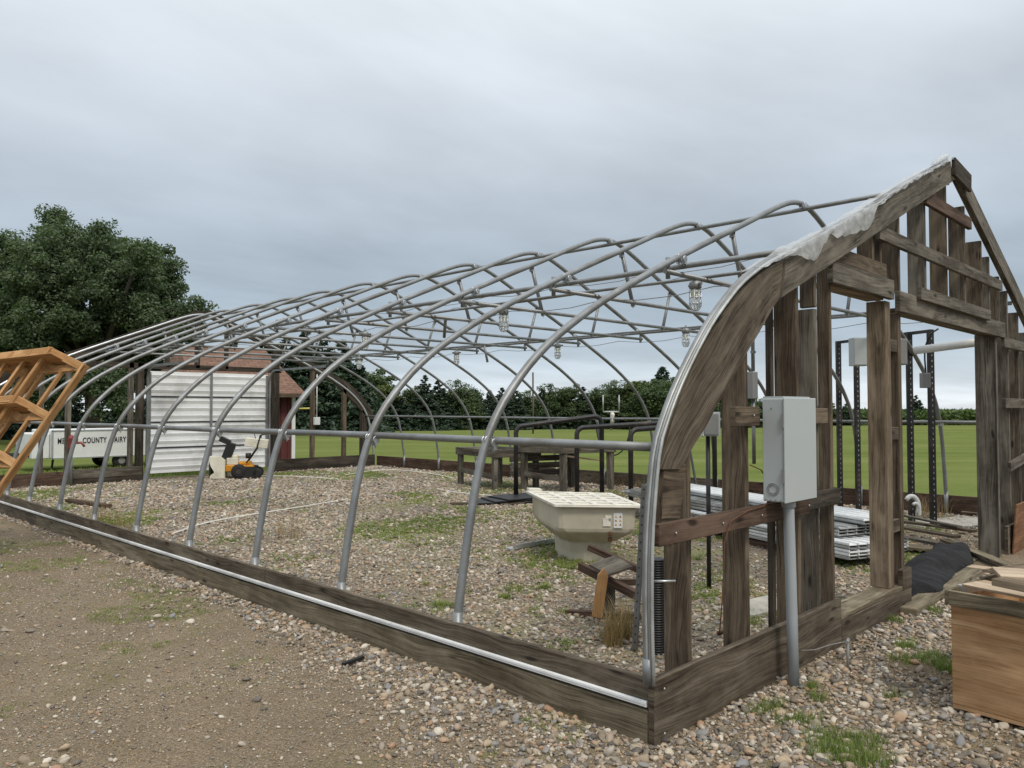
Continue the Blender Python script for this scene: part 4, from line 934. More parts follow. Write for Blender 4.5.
b = MB(); b.tube([(-.35, .1, .85), (-.30, .1, 1.07)], .01, 6); b.lathe((-.30, .1, 1.07), [(.02, 0), (.025, .02), (.01, .04)], 10); b.build('lever', 'black_plastic', SBW)
for ch in kids(SBW): pass
gpos = at(240, 478, .015); SBW.location = gpos; SBW.rotation_euler[2] = math.atan2(-RT[1]-.25*FW[1], -RT[0]-.25*FW[0]); SBW.scale = (1.0, 1.0, 1.0)

# ------------------------------------------------------------------ shed and trailer behind
SH = thing('red_shed', (8.0, 18.3, 0), 'small red board shed with brown shingle roof behind the white door', 'shed')
b = MB(); b.bb(6.0, 8.92, 18.62, 21.2, -.05, 2.1); b.build('wall', 'barn_red', SH)
b = MB()
for x in np.arange(6.1, 8.9, .22): b.bb(x, x+.03, 18.595, 18.618, 0, 2.05)
b.build('batten', 'barn_red', SH)
b = MB(); b.bb(8.86, 8.97, 18.57, 18.62, -.02, 2.06); b.bb(8.925, 8.97, 18.625, 18.75, -.02, 2.06); b.build('corner_trim', 'white_paint', SH, .004)
b = MB(); E_ = [(5.75, 18.25), (9.15, 18.25), (9.15, 21.6), (5.75, 21.6)]; r0 = (6.1, 19.9, 3.35); r1 = (8.55, 19.6, 3.35)
ez = 2.02
def fq(P): b.face(P, [(q[0], q[1]*1.2+q[2]) if abs(P[0][1]-P[1][1]) < .01 else (q[1], q[0]*1.2+q[2]) for q in P])
e3 = [(x, y, ez) for x, y in E_]
fq([e3[0], e3[1], r1, r0]); fq([e3[1], e3[2], r1]); fq([e3[2], e3[3], r0, r1]); fq([e3[3], e3[0], r0]); b.face(e3[::-1])
rf = b.build('roof', 'shingle', SH)
b = MB(); b.bb(5.75, 9.15, 18.22, 18.245, 1.93, 2.04); b.bb(9.152, 9.18, 18.25, 21.6, 1.93, 2.04); b.build('fascia', 'wood_brown', rf, root=SH.location)

TRL = thing('box_trailer', (4, 20, 0), 'white box trailer with black lettering parked beyond the far end wall', 'trailer')
b = MB(); b.bb(2.95, 6.2, 20.0, 21.8, .34, 1.06); b.build('box_body', 'white_paint', TRL, .02)
b = MB(); b.bb(2.93, 2.98, 19.985, 20.0, .34, 1.06); b.bb(2.95, 6.2, 19.985, 19.998, 1.03, 1.06); b.bb(2.95, 6.2, 19.985, 19.998, .33, .36); b.build('corner_trim', 'aluminium', TRL)
b = MB(); b.bb(2.55, 2.94, 20.15, 21.65, .34, .98); b.build('nose_panel', 'white_paint', TRL, .02)
for x in (4.65,):
    for y in (20.05, 21.6):
        b = MB(); b.lathe((x, y, .22), [(.12, 0), (.21, .02), (.22, .08), (.21, .14), (.12, .16)], 22, (0, 1, 0)); wo = b.build('wheel', 'rubber', TRL)
        b = MB(); b.lathe((x, y-.004, .22), [(.08, 0), (.10, .01), (.10, .16)], 14, (0, 1, 0)); b.build('rim', 'box_grey_dark', wo, root=TRL.location)
b = MB(); b.beam((1.6, 20.9, .42), (2.6, 20.9, .42), .08, .08); b.build('tow_bar', 'black_steel', TRL)
for yy_ in (20.2, 21.6): b = MB(); b.beam((2.9, yy_, .42), (1.7, 20.9, .42), .06, .08); b.build('tow_bar', 'black_steel', TRL)
b = MB(); b.tube([(1.62, 20.9, .0), (1.62, 20.9, .6)], .035, 8); b.lathe((1.62, 20.9, .5), [(.06, 0), (.06, .15)], 10); b.build('jack', 'black_steel', TRL)
cu = bpy.data.curves.new('lettering', 'FONT'); cu.body = 'MEEKER  COUNTY  DAIRY'; cu.size = .20; cu.extrude = .003; cu.space_character = 1.12; cu.offset = .004
tmp = bpy.data.objects.new('lettering', cu); COL.objects.link(tmp); bpy.context.view_layer.update()
me = bpy.data.meshes.new_from_object(tmp.evaluated_get(bpy.context.evaluated_depsgraph_get())); bpy.data.objects.remove(tmp)
xs_ = [v.co.x for v in me.vertices]; wd_ = max(xs_)-min(xs_)
lo = bpy.data.objects.new('lettering', me); COL.objects.link(lo); me.materials.append(MT['label_black']); lo.parent = TRL
pl0 = pxd(58, 442, 1); 
def onplane(px, py, yv): v = FW+RT*(px-512)/FPX-UP*(py-384)/FPX; return CAM+v*((yv-CAM[1])/v[1])
a_, b_ = onplane(57.5, 441, 19.99), onplane(126, 441, 19.99)
lo.rotation_euler = (math.pi/2, 0, 0); lo.scale = ((b_[0]-a_[0])/wd_, 1.0, 1); lo.location = (a_[0]-4, 19.993-20, a_[2]-.07)

# ------------------------------------------------------------------ goal posts, pole
def goal(px, base_y, dist, wpx, hpx, stem, m_, label):
    c = at(px, 430, 0); c = CAM+(FW+RT*(px-512)/FPX)*dist; c[2] = 0; k = dist/FPX
    T = thing('goal_post', tuple(c), label, 'goal post', 'football goal posts on the lawn')
    zb = 1.6+(408.6-base_y)*k; zt = zb+hpx*k; r_ = .05 if dist < 40 else .07
    b = MB(); b.tube([c, c+[0, 0, zb]], r_, 8); b.build('stem', m_, T); b = MB(); b.tube([c-RT*wpx/2*k+[0, 0, zb], c+RT*wpx/2*k+[0, 0, zb]], r_, 8); b.build('crossbar', m_, T)
    for s_ in (-1, 1): b = MB(); b.tube([c+RT*s_*wpx/2*k+[0, 0, zb], c+RT*s_*wpx/2*k+[0, 0, zt]], r_*.8, 8); b.build('upright', m_, T)
goal(611, 412, 58, 16, 17, 0, 'aluminium_dull', 'grey goal post standing before the tree line, middle of the lawn')
c = CAM+(FW+RT*(313.5-512)/FPX)*45; c[2] = 0; k = 45/FPX
T = thing('goal_post', tuple(c), 'yellow crossbar goal post at the left end of the lawn', 'goal post', 'football goal posts on the lawn')
b = MB(); b.tube([c, c+[0, 0, 1.6+(408.6-382)*k]], .05, 8); b.build('upright', 'yellow_paint', T); b = MB(); b.tube([c-RT*16*k+[0, 0, 1.6], c+[0, 0, 1.62]], .05, 8); b.build('crossbar', 'yellow_paint', T)
c = CAM+(FW+RT*(533-512)/FPX)*50; c[2] = 0
b = MB(); b.tube([c, c+[0, 0, 3.9]], .055, 8); tag(b.build('wooden_pole', 'wood_grey'), 'thin bare pole in front of the far trees', 'pole')
SPK = thing('sprinkler_head', (W-.35, 7.5, 1.4), 'small white sprayer with a looped black hose clipped on the far side rail', 'sprayer')
yy = 7.42
b = MB(); b.lathe((W-.345, yy, 1.30), [(.025, 0), (.035, .06), (.03, .14), (.045, .18), (.02, .22)], 12); b.build('sprayer_body', 'bin_lid', SPK)
b = MB(); b.tube([(W-.345, yy+.35*math.sin(a)*1.0, 1.30-.55*math.sin(a)*0-.5*(1-abs(math.cos(a)))) if False else (W-.345, yy+.42*math.cos(a), 1.28-.62*math.sin(a)) for a in np.linspace(0, math.pi, 16)], .014, 6); b.build('hose_loop', 'black_plastic', SPK)

# ------------------------------------------------------------------ trees
def leaf_cloud(centers, radii, per, leaf, flat=.75, asp=1.6, squash=.8):
    n_ = len(centers)*per; C_ = np.repeat(centers, per, 0); R_ = np.repeat(radii, per)[:, None]
    d_ = rng.normal(size=(n_, 3)); d_ /= np.linalg.norm(d_, axis=1)[:, None]; rr = rng.random((n_, 1))**.45
    pos = C_+d_*rr*R_*np.array([1, 1, squash]); nr = d_*.6+rng.normal(size=(n_, 3))*.6+np.array([0, 0, .5]); nr /= np.linalg.norm(nr, axis=1)[:, None]
    t_ = np.cross(nr, rng.normal(size=(n_, 3))); t_ /= np.linalg.norm(t_, axis=1)[:, None]; b_ = np.cross(nr, t_)
    s_ = leaf*(.6+.8*rng.random((n_, 1)))
    V = np.stack([pos-t_*s_*asp/2, pos-b_*s_/2.2, pos+t_*s_*asp/2, pos+b_*s_/2.2], 1).reshape(-1, 3)
    return V, np.arange(n_*4).reshape(-1, 4), rng.random(n_)
def tree_obj(name, loc, label, cat, blobs, clumps, per, cr, leaf, lm, trunk_h, tr_r, group=None, limbs=True):
    T = thing(name, loc, label, cat, group); cen_ = []; rad = []
    bl = np.array([b_[:3] for b_ in blobs]); br_ = np.array([b_[3] for b_ in blobs]); pw = br_**2/np.sum(br_**2)
    for _ in range(clumps):
        k = rng.choice(len(blobs), p=pw); d_ = rng.normal(size=3); d_ /= np.linalg.norm(d_); 
        cen_.append(bl[k]+d_*br_[k]*(.45+.78*rng.random()**1.2)*np.array([1, 1, .9])); rad.append(cr*(.55+.8*rng.random()))
    V, F, A_ = leaf_cloud(np.array(cen_), np.array(rad), per, leaf)
    o = npmesh('crown', V, F, lm, A_); o.parent = T
    b = MB(); b.tube([(0, 0, -.1), (.03, 0, trunk_h*.5), (0, .05, trunk_h)], [tr_r*1.2, tr_r*.9, tr_r*.75], 10)
    if limbs:
        for k in range(len(blobs)):
            m_ = bl[k]; b.tube([(0, 0, trunk_h*.8), tuple(np.array([0, 0, trunk_h])*.55+m_*.45+rng.normal(size=3)*.15), tuple(m_)], [tr_r*.55, tr_r*.35, tr_r*.12], 7)
    b.build('trunk', 'bark', T, root=(0, 0, 0)); return T
def blobs_px(lst, base, dist, jit=1.0):
    out_ = []
    for px, py, rp in lst:
        p_ = CAM+(FW+RT*(px-512)/FPX-UP*(py-384)/FPX)*(dist+rng.uniform(-2.2, 2.2)*jit); out_.append((*(p_-base), rp*dist/FPX))
    return out_
DT = 34
def gbase(px, dist): c = CAM+(FW+RT*(px-512)/FPX)*dist; c[2] = 0; return c
base = gbase(92, DT)
bl_ = blobs_px([(62, 245, 26), (52, 222, 12), (85, 250, 26), (40, 275, 34), (100, 240, 14), (112, 262, 26), (140, 255, 14), (152, 262, 20), (160, 285, 24), (128, 290, 34), (90, 300, 42), (160, 318, 24), (40, 320, 40), (185, 312, 13), (200, 308, 7), (172, 330, 22), (130, 335, 36), (80, 350, 42), (20, 360, 30), (140, 368, 26), (45, 385, 26), (110, 388, 22), (190, 322, 12)], base, DT)
tree_obj('maple_tree', tuple(base), 'large dark green broadleaf tree with a ragged crown above the trailer', 'tree', bl_, 900, 280, .50, .085, 'leaf_maple', 3.2, .33)
base = gbase(-45, 36)
bl_ = blobs_px([(5, 262, 26), (-25, 275, 34), (20, 285, 24), (-60, 300, 50), (-10, 320, 40), (-80, 350, 50), (0, 360, 34), (-40, 380, 40), (12, 245, 8)], base, 36)
tree_obj('maple_tree', tuple(base), 'broadleaf tree cut off by the left edge, behind the larger one', 'tree', bl_, 360, 260, .6, .095, 'leaf_maple', 3.0, .3)

def spruce_mesh(H, R_, n_lv, per_lv, leaf):
    V = []; cen_ = []; rad = []
    for k in range(n_lv):
        z = H*(.06+.94*(k/(n_lv-1))**.95); r_ = R_*(1-z/H)**.85+.05
        m_ = max(3, int(per_lv*(1-z/H)**.8))
        for j in range(m_):
            a = rng.uniform(0, 2*math.pi); q = r_*(.35+.72*rng.random()); cen_.append((q*math.cos(a), q*math.sin(a), z-.18*q)); rad.append(max(.09, r_*.26))
    return np.array(cen_), np.array(rad)
def spruce(name, H, R_, lm='leaf_spruce', per=42):
    T = thing(name, (0, 0, 0), '', 'tree'); c_, r_ = spruce_mesh(H, R_, 26, 26, .2)
    V, F, A_ = leaf_cloud(c_, r_, per, .105, squash=.55, asp=2.4); o = npmesh('crown', V, F, lm, A_); o.parent = T
    b = MB(); b.tube([(0, 0, -.1), (0, 0, H*.6), (0, 0, H*.98)], [.14, .07, .015], 7); b.build('trunk', 'bark', T, root=(0, 0, 0)); return T
def decid(name, H, R_, lm, sd, tall=False):
    bl = []
    for k in range(9):
        a = rng.uniform(0, 6.28); q = R_*.55*rng.random()**.5; z = H*(.30+.52*rng.random()); f = 1-.5*abs(z/H-.5)*2
        bl.append((q*math.cos(a)*f, q*math.sin(a)*f, z, R_*.42*(.7+.5*rng.random())))
    bl.append((0, 0, H*.80, R_*.3)); bl.append((0, 0, H*.25, R_*.6))
    return tree_obj(name, (0, 0, 0), '', 'tree', bl, 190, 110, R_*.20, .105, lm, H*.25, .12)
sp = [spruce('spruce_tree', 5.2, 1.75), spruce('spruce_tree', 4.6, 1.9), spruce('spruce_tree', 5.8, 2.0)]
dc = [decid('broadleaf_tree', 4.6, 2.2, 'leaf_decid', 1), decid('broadleaf_tree', 4.4, 2.4, 'leaf_decid', 2), decid('broadleaf_tree', 4.4, 1.8, 'leaf_light', 3)]
HH = {0: 5.2, 1: 4.6, 2: 5.8}; HD = {0: 4.6, 1: 4.4, 2: 4.4}
line = [(286, 338, 's', 2, 50), (303, 332, 's', 0, 52), (322, 336, 's', 2, 50), (342, 346, 's', 1, 52), (358, 362, 's', 0, 56), (370, 372, 'd', 0, 60), (383, 383, 'd', 2, 58), (398, 390, 's', 1, 58), (412, 384, 'd', 0, 60), (425, 379, 's', 2, 58), (438, 381, 's', 0, 60), (450, 392, 's', 1, 60), (463, 385, 'd', 1, 60), (476, 393, 's', 0, 62), (490, 392, 's', 1, 64), (502, 392, 's', 2, 60), (514, 391, 's', 0, 60), (527, 394, 'd', 1, 62), (543, 393, 's', 1, 62), (555, 388, 'd', 1, 62), (568, 385, 'd', 0, 62), (583, 390, 's', 2, 62), (597, 396, 's', 0, 64), (609, 387, 'd', 1, 62), (622, 391, 'd', 0, 62), (634, 384, 'd', 2, 62), (648, 383, 'd', 1, 60), (662, 366, 's', 1, 66), (664, 380, 'd', 0, 64), (676, 388, 'd', 1, 62), (692, 393, 'd', 0, 64), (710, 396, 'd', 1, 66), (728, 393, 'd', 2, 66), (746, 395, 'd', 0, 66), (764, 399, 'd', 1, 68), (786, 401, 'd', 0, 70), (806, 404, 'd', 1, 72), (846, 404, 's', 0, 74), (824, 404, 'd', 0, 74), (916, 397, 's', 0, 76)]
used = {}; cnt = {'s': 0, 'd': 0}
ordn = lambda n_: f'{n_}{"st" if n_ % 10 == 1 and n_ != 11 else "nd" if n_ % 10 == 2 and n_ != 12 else "rd" if n_ % 10 == 3 and n_ != 13 else "th"}'
for px, ty, kd, v_, dist in line:
    H0 = (HH if kd == 's' else HD)[v_]; src = (sp if kd == 's' else dc)[v_]
    want = 1.6+(408.6-ty)*dist/FPX; sc_ = want/H0*random.uniform(.96, 1.10); o = src if (kd, v_) not in used else copy_tree(src); used[(kd, v_)] = 1
    cnt[kd] += 1; o.location = gbase(px, dist); o.rotation_euler[2] = random.uniform(0, 6.28)
    wsc = max(.9, sc_*random.uniform(1.1, 1.6)); o.scale = (wsc, wsc, sc_)
    if px == 916: lb = 'lone small dark spruce standing in front of the corn on the right'
    elif px == 662: lb = 'tallest tree of the line right of centre, rising behind the others'
    elif kd == 's': lb = f'dark conifer in the tree line, {ordn(cnt[kd])} conifer from the left'
    else: lb = f'{"pale yellow green" if v_ == 2 else "mid green"} broadleaf tree in the tree line, {ordn(cnt[kd])} broadleaf from the left'
    o['label'] = lb; o['group'] = 'trees along the far edge of the lawn'
# dark spruces behind the trailer
for i, (px, ty, dist) in enumerate([(0, 392, 44), (22, 385, 42), (50, 378, 44), (120, 384, 44), (165, 372, 46), (205, 352, 48), (235, 346, 50), (262, 342, 50), (75, 392, 40)]):
    want = 1.6+(408.6-ty)*dist/FPX; v_ = i % 3; o = copy_tree(sp[v_]); sc_ = want/HH[v_]*1.05; o.scale = (sc_*1.25, sc_*1.25, sc_); o.location = gbase(px, dist); o.rotation_euler[2] = i*1.7
    o['label'] = f'dark spruce behind the trailer and shed, {ordn(i+1)} of that row'; o['group'] = 'spruces behind the trailer and shed'

# corn field (uncountable)
n_ = 26000; a0 = gbase(690, 74)[:2]; a1 = gbase(1250, 74)[:2]; dirc = (a1-a0)
u = rng.random(n_); dep = rng.random(n_)**1.5*26; fwd2 = FW[:2]/np.linalg.norm(FW[:2])
pos = np.column_stack([a0[0]+dirc[0]*u+fwd2[0]*dep, a0[1]+dirc[1]*u+fwd2[1]*dep, (rng.random(n_)**.7)*1.35])
d_ = rng.normal(size=(n_, 3)); d_ /= np.linalg.norm(d_, axis=1)[:, None]; e_ = np.cross(d_, rng.normal(size=(n_, 3))); e_ /= np.linalg.norm(e_, axis=1)[:, None]; s_ = .30*(.6+rng.random((n_, 1)))
V = np.stack([pos-d_*s_, pos-e_*s_*.35, pos+d_*s_, pos+e_*s_*.35], 1).reshape(-1, 3)
o = npmesh('corn_field', V, np.arange(n_*4).reshape(-1, 4), 'leaf_corn', rng.random(n_)); tag(o, 'long low strip of green corn along the right horizon', 'corn', kind='stuff')

# ------------------------------------------------------------------ pebbles (instanced stones)
def pnoise(x, y, f, seed):
    s_ = np.zeros_like(x); r_ = np.random.default_rng(seed)
    for k in range(5):
        a = r_.uniform(0, 6.28); ph = r_.uniform(0, 6.28); ff = f*(1+.7*k); s_ += np.sin((x*math.cos(a)+y*math.sin(a))*ff+ph+1.3*np.sin((x*math.sin(a)-y*math.cos(a))*ff*.7+ph))/(1+.35*k)
    return s_/2.6
def stone_tree():
    ng = bpy.data.node_groups.new('stones', 'GeometryNodeTree'); ng.interface.new_socket('Geometry', in_out='INPUT', socket_type='NodeSocketGeometry'); ng.interface.new_socket('Geometry', in_out='OUTPUT', socket_type='NodeSocketGeometry')
    gi = ng.nodes.new('NodeGroupInput'); go = ng.nodes.new('NodeGroupOutput'); L_ = ng.links.new
    g2i = ng.nodes.new('GeometryNodeGeometryToInstance')
    for k in range(6):
        ic = ng.nodes.new('GeometryNodeMeshIcoSphere'); ic.inputs['Radius'].default_value = .5; ic.inputs['Subdivisions'].default_value = 2
        sp_ = ng.nodes.new('GeometryNodeSetPosition'); nz = ng.nodes.new('ShaderNodeTexNoise'); nz.noise_dimensions = '4D'; nz.inputs['Scale'].default_value = 1.1; nz.inputs['W'].default_value = k*3.7; nz.inputs['Detail'].default_value = 1
        ps = ng.nodes.new('GeometryNodeInputPosition'); L_(ps.outputs[0], nz.inputs['Vector'])
        vm = ng.nodes.new('ShaderNodeVectorMath'); vm.operation = 'SUBTRACT'; L_(nz.outputs['Color'], vm.inputs[0]); vm.inputs[1].default_value = (.5, .5, .5)
        v2 = ng.nodes.new('ShaderNodeVectorMath'); v2.operation = 'SCALE'; L_(vm.outputs[0], v2.inputs[0]); v2.inputs['Scale'].default_value = .75
        L_(ic.outputs[0], sp_.inputs[0]); L_(v2.outputs[0], sp_.inputs['Offset'])
        sm = ng.nodes.new('GeometryNodeSetShadeSmooth'); L_(sp_.outputs[0], sm.inputs[0]); stm = ng.nodes.new('GeometryNodeSetMaterial'); stm.inputs['Material'].default_value = MT['pebble']; L_(sm.outputs[0], stm.inputs[0])
        L_(stm.outputs[0], g2i.inputs[0])
    iop = ng.nodes.new('GeometryNodeInstanceOnPoints'); iop.inputs['Pick Instance'].default_value = True
    L_(gi.outputs[0], iop.inputs['Points']); L_(g2i.outputs[0], iop.inputs['Instance'])
    def attr(nm, dt):
        a = ng.nodes.new('GeometryNodeInputNamedAttribute'); a.data_type = dt; a.inputs[0].default_value = nm; return a.outputs[0]
    L_(attr('rot', 'FLOAT_VECTOR'), iop.inputs['Rotation']); L_(attr('scl', 'FLOAT_VECTOR'), iop.inputs['Scale']); L_(attr('pick', 'INT'), iop.inputs['Instance Index'])
    L_(iop.outputs[0], go.inputs[0]); return ng
NG = stone_tree()
def scatter(name, x, y, z, size, label, skew=1.0):
    n_ = len(x); me = bpy.data.meshes.new(name); me.vertices.add(n_); me.vertices.foreach_set('co', np.column_stack([x, y, z]).astype(np.float32).ravel())
    def at_f(nm, ty, vals, key): a = me.attributes.new(nm, ty, 'POINT'); a.data.foreach_set(key, vals)
    at_f('tone', 'FLOAT', (rng.random(n_)**skew).astype(np.float32), 'value')
    at_f('rot', 'FLOAT_VECTOR', np.column_stack([rng.normal(0, .3, n_), rng.normal(0, .3, n_), rng.uniform(0, 6.28, n_)]).astype(np.float32).ravel(), 'vector')
    at_f('scl', 'FLOAT_VECTOR', (size[:, None]*np.column_stack([rng.uniform(.9, 1.35, n_), rng.uniform(.7, 1.0, n_), rng.uniform(.45, .75, n_)])).astype(np.float32).ravel(), 'vector')
    at_f('pick', 'INT', rng.integers(0, 6, n_).astype(np.int32), 'value')
    me.materials.append(MT['pebble']); o = bpy.data.objects.new(name, me); COL.objects.link(o); md = o.modifiers.new('stones', 'NODES'); md.node_group = NG
    return tag(o, label, 'stones', kind='stuff')
def insideview(x, y, margin=.12):
    dx, dy = x-CAM[0], y-CAM[1]; dz = dx*FW[0]+dy*FW[1]; rx = (dx*RT[0]+dy*RT[1]); ok = (dz > .8) & (np.abs(rx) < (.651+margin)*dz+.4); return ok & (dz > 2.2)
# inside the greenhouse
n_ = 260000; x = rng.uniform(.05, 9.86, n_); y = rng.uniform(.13, 15.84, n_); nz = pnoise(x, y, .9, 3)
dist = np.hypot(x-CAM[0], y-CAM[1]); keep = insideview(x, y) & (rng.random(n_) < np.clip(.85-.75*np.clip(nz+.25, 0, 1.2), .16, .8)) & (rng.random(n_) < np.clip(9/dist, .45, 1))
x, y = x[keep], y[keep]; dist = dist[keep]; size = np.clip(rng.lognormal(math.log(.0185), .42, len(x)), .008, .05)*np.clip(dist/9, 1, 1.5)
scatter('floor_stones', x, y, .014+size*rng.uniform(.05, .3, len(x)), size, 'rounded brown and grey gravel covering the greenhouse floor')
# outside: stone strip along the board and in front of the end wall
n_ = 420000; x = rng.uniform(-3.2, 5.5, n_); y = rng.uniform(-3.2, 13, n_)
out_ = ~((x > -.015) & (y > -.045))
edge = np.where(y > -.04, -x, 0); wdt = np.interp(y, [0, 1.2, 2.5, 4.5, 8, 13], [.75, .62, .40, .20, .12, .08])*(1+.5*pnoise(x, y, 2.2, 9))
dens = np.where(y > -.04, np.clip(1.35-edge/np.maximum(wdt, .03), 0, 1), np.clip(1+(x+.75)/.55, 0, 1))
dens = np.maximum(dens, .012+.34*np.clip(pnoise(x, y, 2.1, 5)-.30, 0, 1))
patch = np.clip(1.2-1.6*np.clip(pnoise(x, y, 2.0, 21)-.25, 0, 1), .12, 1); dens = dens*np.where((y < -.04) & (x > .2), patch, 1)
keep = out_ & insideview(x, y) & (rng.random(n_) < dens*.85)
x, y = x[keep], y[keep]; big = rng.random(len(x)); size = np.clip(rng.lognormal(math.log(.0178), .48, len(x)), .007, .055)
scatter('river_stones', x, y, .004+size*rng.uniform(.08, .28, len(x)), size, 'rounded multicoloured river stones along the outside of the base boards', 1.35)
# fine grit on the dirt
n_ = 300000; x = rng.uniform(-6, 0, n_); y = rng.uniform(-3, 9, n_); keep = insideview(x, y) & (x < -.02) & (rng.random(n_) < .25+.75*np.clip(pnoise(x, y, 1.3, 14), 0, 1)); x, y = x[keep], y[keep]; size = np.clip(rng.lognormal(math.log(.0065), .5, len(x)), .003, .026)
scatter('dirt_grit', x, y, .006+size*.1, size, 'fine pale grit scattered over the brown dirt yard')

# ------------------------------------------------------------------ grass and weeds
def blades(cx, cy, h, wdt, lean, z0=.01):
    n_ = len(cx); a = rng.uniform(0, 6.28, n_); ln = lean*h*rng.uniform(.3, 1.2, n_); wx, wy = -np.sin(a)*wdt/2, np.cos(a)*wdt/2
    mx, my = cx+np.cos(a)*ln*.35, cy+np.sin(a)*ln*.35; tx, ty = cx+np.cos(a)*ln, cy+np.sin(a)*ln; z = np.full(n_, z0)
    V = np.stack([np.stack([cx-wx, cy-wy, z], 1), np.stack([cx+wx, cy+wy, z], 1), np.stack([mx+wx*.7, my+wy*.7, z+h*.6], 1), np.stack([mx-wx*.7, my-wy*.7, z+h*.6], 1),
                  np.stack([mx-wx*.7, my-wy*.7, z+h*.6], 1), np.stack([mx+wx*.7, my+wy*.7, z+h*.6], 1), np.stack([tx+wx*.1, ty+wy*.1, z+h], 1), np.stack([tx-wx*.1, ty-wy*.1, z+h], 1)], 1).reshape(-1, 3)
    return V, np.arange(n_*8).reshape(-1, 4), np.repeat(rng.random(n_), 2)
def grass(name, pts, m_, label, hmin, hmax, wd_=.004, lean=.7, z0=.008):
    cx = np.array([p[0] for p in pts]); cy = np.array([p[1] for p in pts]); V, F, A_ = blades(cx, cy, rng.uniform(hmin, hmax, len(cx)), wd_, lean, z0); o = npmesh(name, V, F, m_, A_); return tag(o, label, 'grass', kind='stuff')
def tuft(c, r_, n_): a = rng.uniform(0, 6.28, n_); q = r_*rng.random(n_)**.7; return list(zip(c[0]+q*np.cos(a), c[1]+q*np.sin(a)))
pts = []
for px, py, rp, n_ in ((838, 750, .18, 1500), (860, 742, .08, 300), (780, 718, .10, 320), (925, 660, .13, 700), (905, 648, .07, 260), (945, 672, .07, 300), (890, 622, .06, 200), (815, 700, .06, 120), (870, 575, .05, 60), (808, 690, .05, 120), (935, 612, .06, 160), (760, 712, .06, 120), (892, 700, .05, 60)):
    c = at(px, py, 0)
    for k in range(5): cc_ = c[:2]+rng.normal(size=2)*rp*.5; pts += tuft(cc_, rp*.7, n_//5)
grass('grass_tufts', pts, 'leaf_grass', 'green grass tufts among the river stones at the right', .015, .06, .0035)
pts = []
n_ = 15000; x = rng.uniform(-3.6, -.05, n_); y = rng.uniform(-2, 9, n_); keep = (pnoise(x, y, 1.5, 33)+.5*pnoise(x, y, 4.2, 34) > .50) & insideview(x, y)
for a, b_ in zip(x[keep], y[keep]): pts += tuft((a, b_), .04, 9)
grass('yard_weeds', pts, 'leaf_weed', 'thin patches of yellow green weeds in the dirt yard', .006, .022, .0035, 1.6)
n_ = 46000; x = rng.uniform(.1, 9.8, n_); y = rng.uniform(.15, 15.5, n_); g_ = pnoise(x, y, .8, 41)+.6*pnoise(x, y, 2.7, 42); keep = (g_ > .18) & insideview(x, y) & (rng.random(n_) < np.clip((g_-.25)*1.6, .1, .8)); pts = []
for a, b_ in zip(x[keep], y[keep]): pts += tuft((a, b_), .05, 16)
grass('floor_weeds', pts, 'leaf_weed', 'yellow green weeds growing in patches through the greenhouse gravel', .010, .040, .007, 1.6, .015)
pts = []
for k in range(150):
    px, py = random.choice([(440, 600), (500, 545), (460, 520), (520, 590), (560, 575), (620, 550), (700, 560), (480, 500), (430, 540), (290, 490), (360, 520)]); c = at(px+random.gauss(0, 26), py+random.gauss(0, 12), 0)
    if c[0] > .1 and c[1] > .15: pts += tuft(c, random.uniform(.03, .10), random.randint(12, 45))
for px, py, r_ in ((440, 608, .09), (505, 600, .06), (545, 590, .05), (560, 547, .10)): pts += tuft(at(px, py, 0), r_, 120)
grass('floor_weeds', pts, 'leaf_weed', 'brighter yellow green weed tufts near the bin and the front hoops', .015, .05, .006, 1.5, .015)
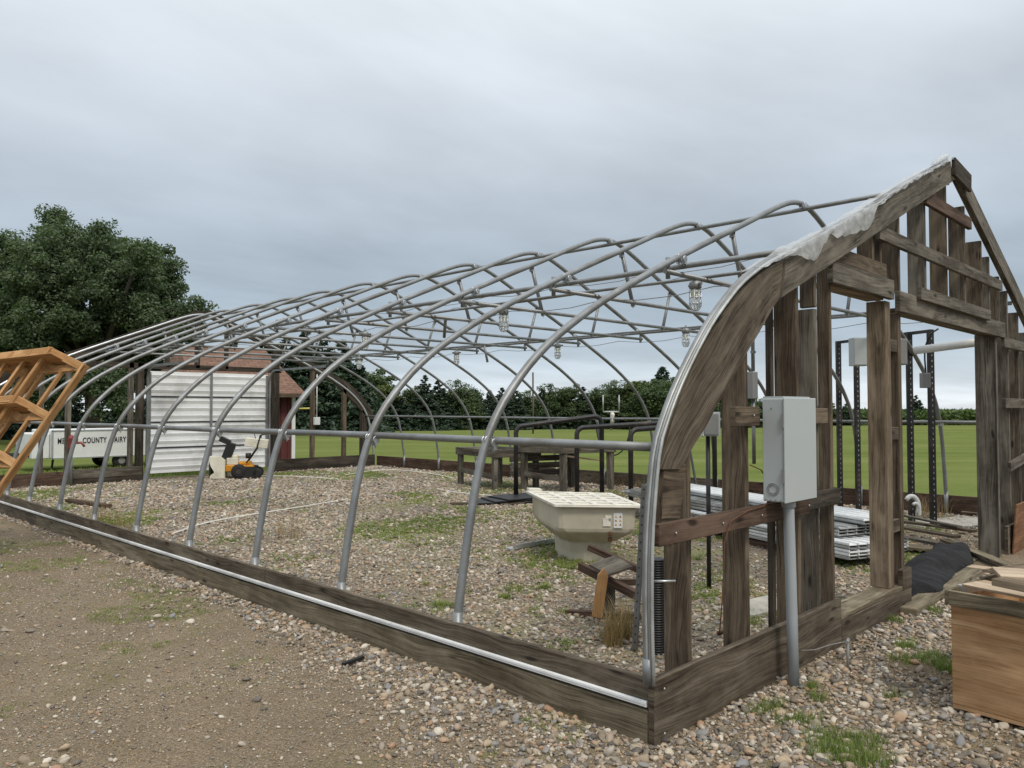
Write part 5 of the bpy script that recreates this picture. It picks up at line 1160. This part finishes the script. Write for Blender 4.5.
def stems(name, centers, label, m_, hmin, hmax, n_, r_, group):
    for i, (px, py) in enumerate(centers):
        c = at(px, py, 0); pts = tuft(c, r_, n_); cx = np.array([p[0] for p in pts])-c[0]; cy = np.array([p[1] for p in pts])-c[1]
        V, F, A_ = blades(cx, cy, rng.uniform(hmin, hmax, n_), .0042, .7, .01); o = npmesh(name, V, F, m_, A_); o.location = (c[0], c[1], 0); tag(o, label[i], 'plant', group)
stems('dry_grass', [(624, 640), (612, 648)], ['tall tuft of straw coloured dry grass beside the front corner', 'smaller straw coloured tuft left of the tall dry one'], 'leaf_dry', .10, .30, 220, .07, 'dry tufts by the corner')
stems('dry_weed', [(100, 522), (123, 530), (290, 540), (640, 497), (620, 500), (660, 500), (838, 505), (938, 520), (925, 518)], ['brown dead weed behind the third hoop from left', 'small brown dead weed left of the fourth hoop', 'low dead weed beside the second large hoop', 'dry brown weed behind the bin, middle one', 'dry brown weed behind the bin, left one', 'dry brown weed behind the bin, right one', 'pale dry grass at the left rack posts', 'pale dry grass right of the last rack post', 'pale dry grass at the foot of the last rack post'], 'leaf_dry', .12, .42, 70, .16, 'dry weeds in the greenhouse')
stems('green_weed', [(655, 498), (645, 494), (236, 478)], ['leafy green weed by the far right base board', 'second leafy weed left of the other by the base board', 'green grass tuft at the snow blower wheel'], 'leaf_decid', .10, .40, 60, .12, 'green weeds inside')
# clover-like ground cover beyond left far wall
pts = []
n_ = 5000; x = rng.uniform(-3.4, -.05, n_); y = rng.uniform(-1.5, 7, n_); keep = (pnoise(x, y, 1.3, 53)+.5*pnoise(x, y, 3.9, 54) > .45) & insideview(x, y)
for a, b_ in zip(x[keep], y[keep]): pts += tuft((a, b_), .05, 6)
grass('yard_dry_weeds', pts, 'leaf_dry', 'sparse straw coloured dead weeds over the dirt yard', .005, .018, .003, 1.8)
pts = []
n_ = 3000; x = rng.uniform(-2, 6, n_); y = rng.uniform(16.7, 20, n_)
for a, b_ in zip(x, y): pts += tuft((a, b_), .08, 5)
grass('rough_grass', pts, 'leaf_weed', 'rough grass between the far wall and the trailer', .03, .12, .012)

for o in list(COL.objects):
    if '_w' in o: del o['_w']
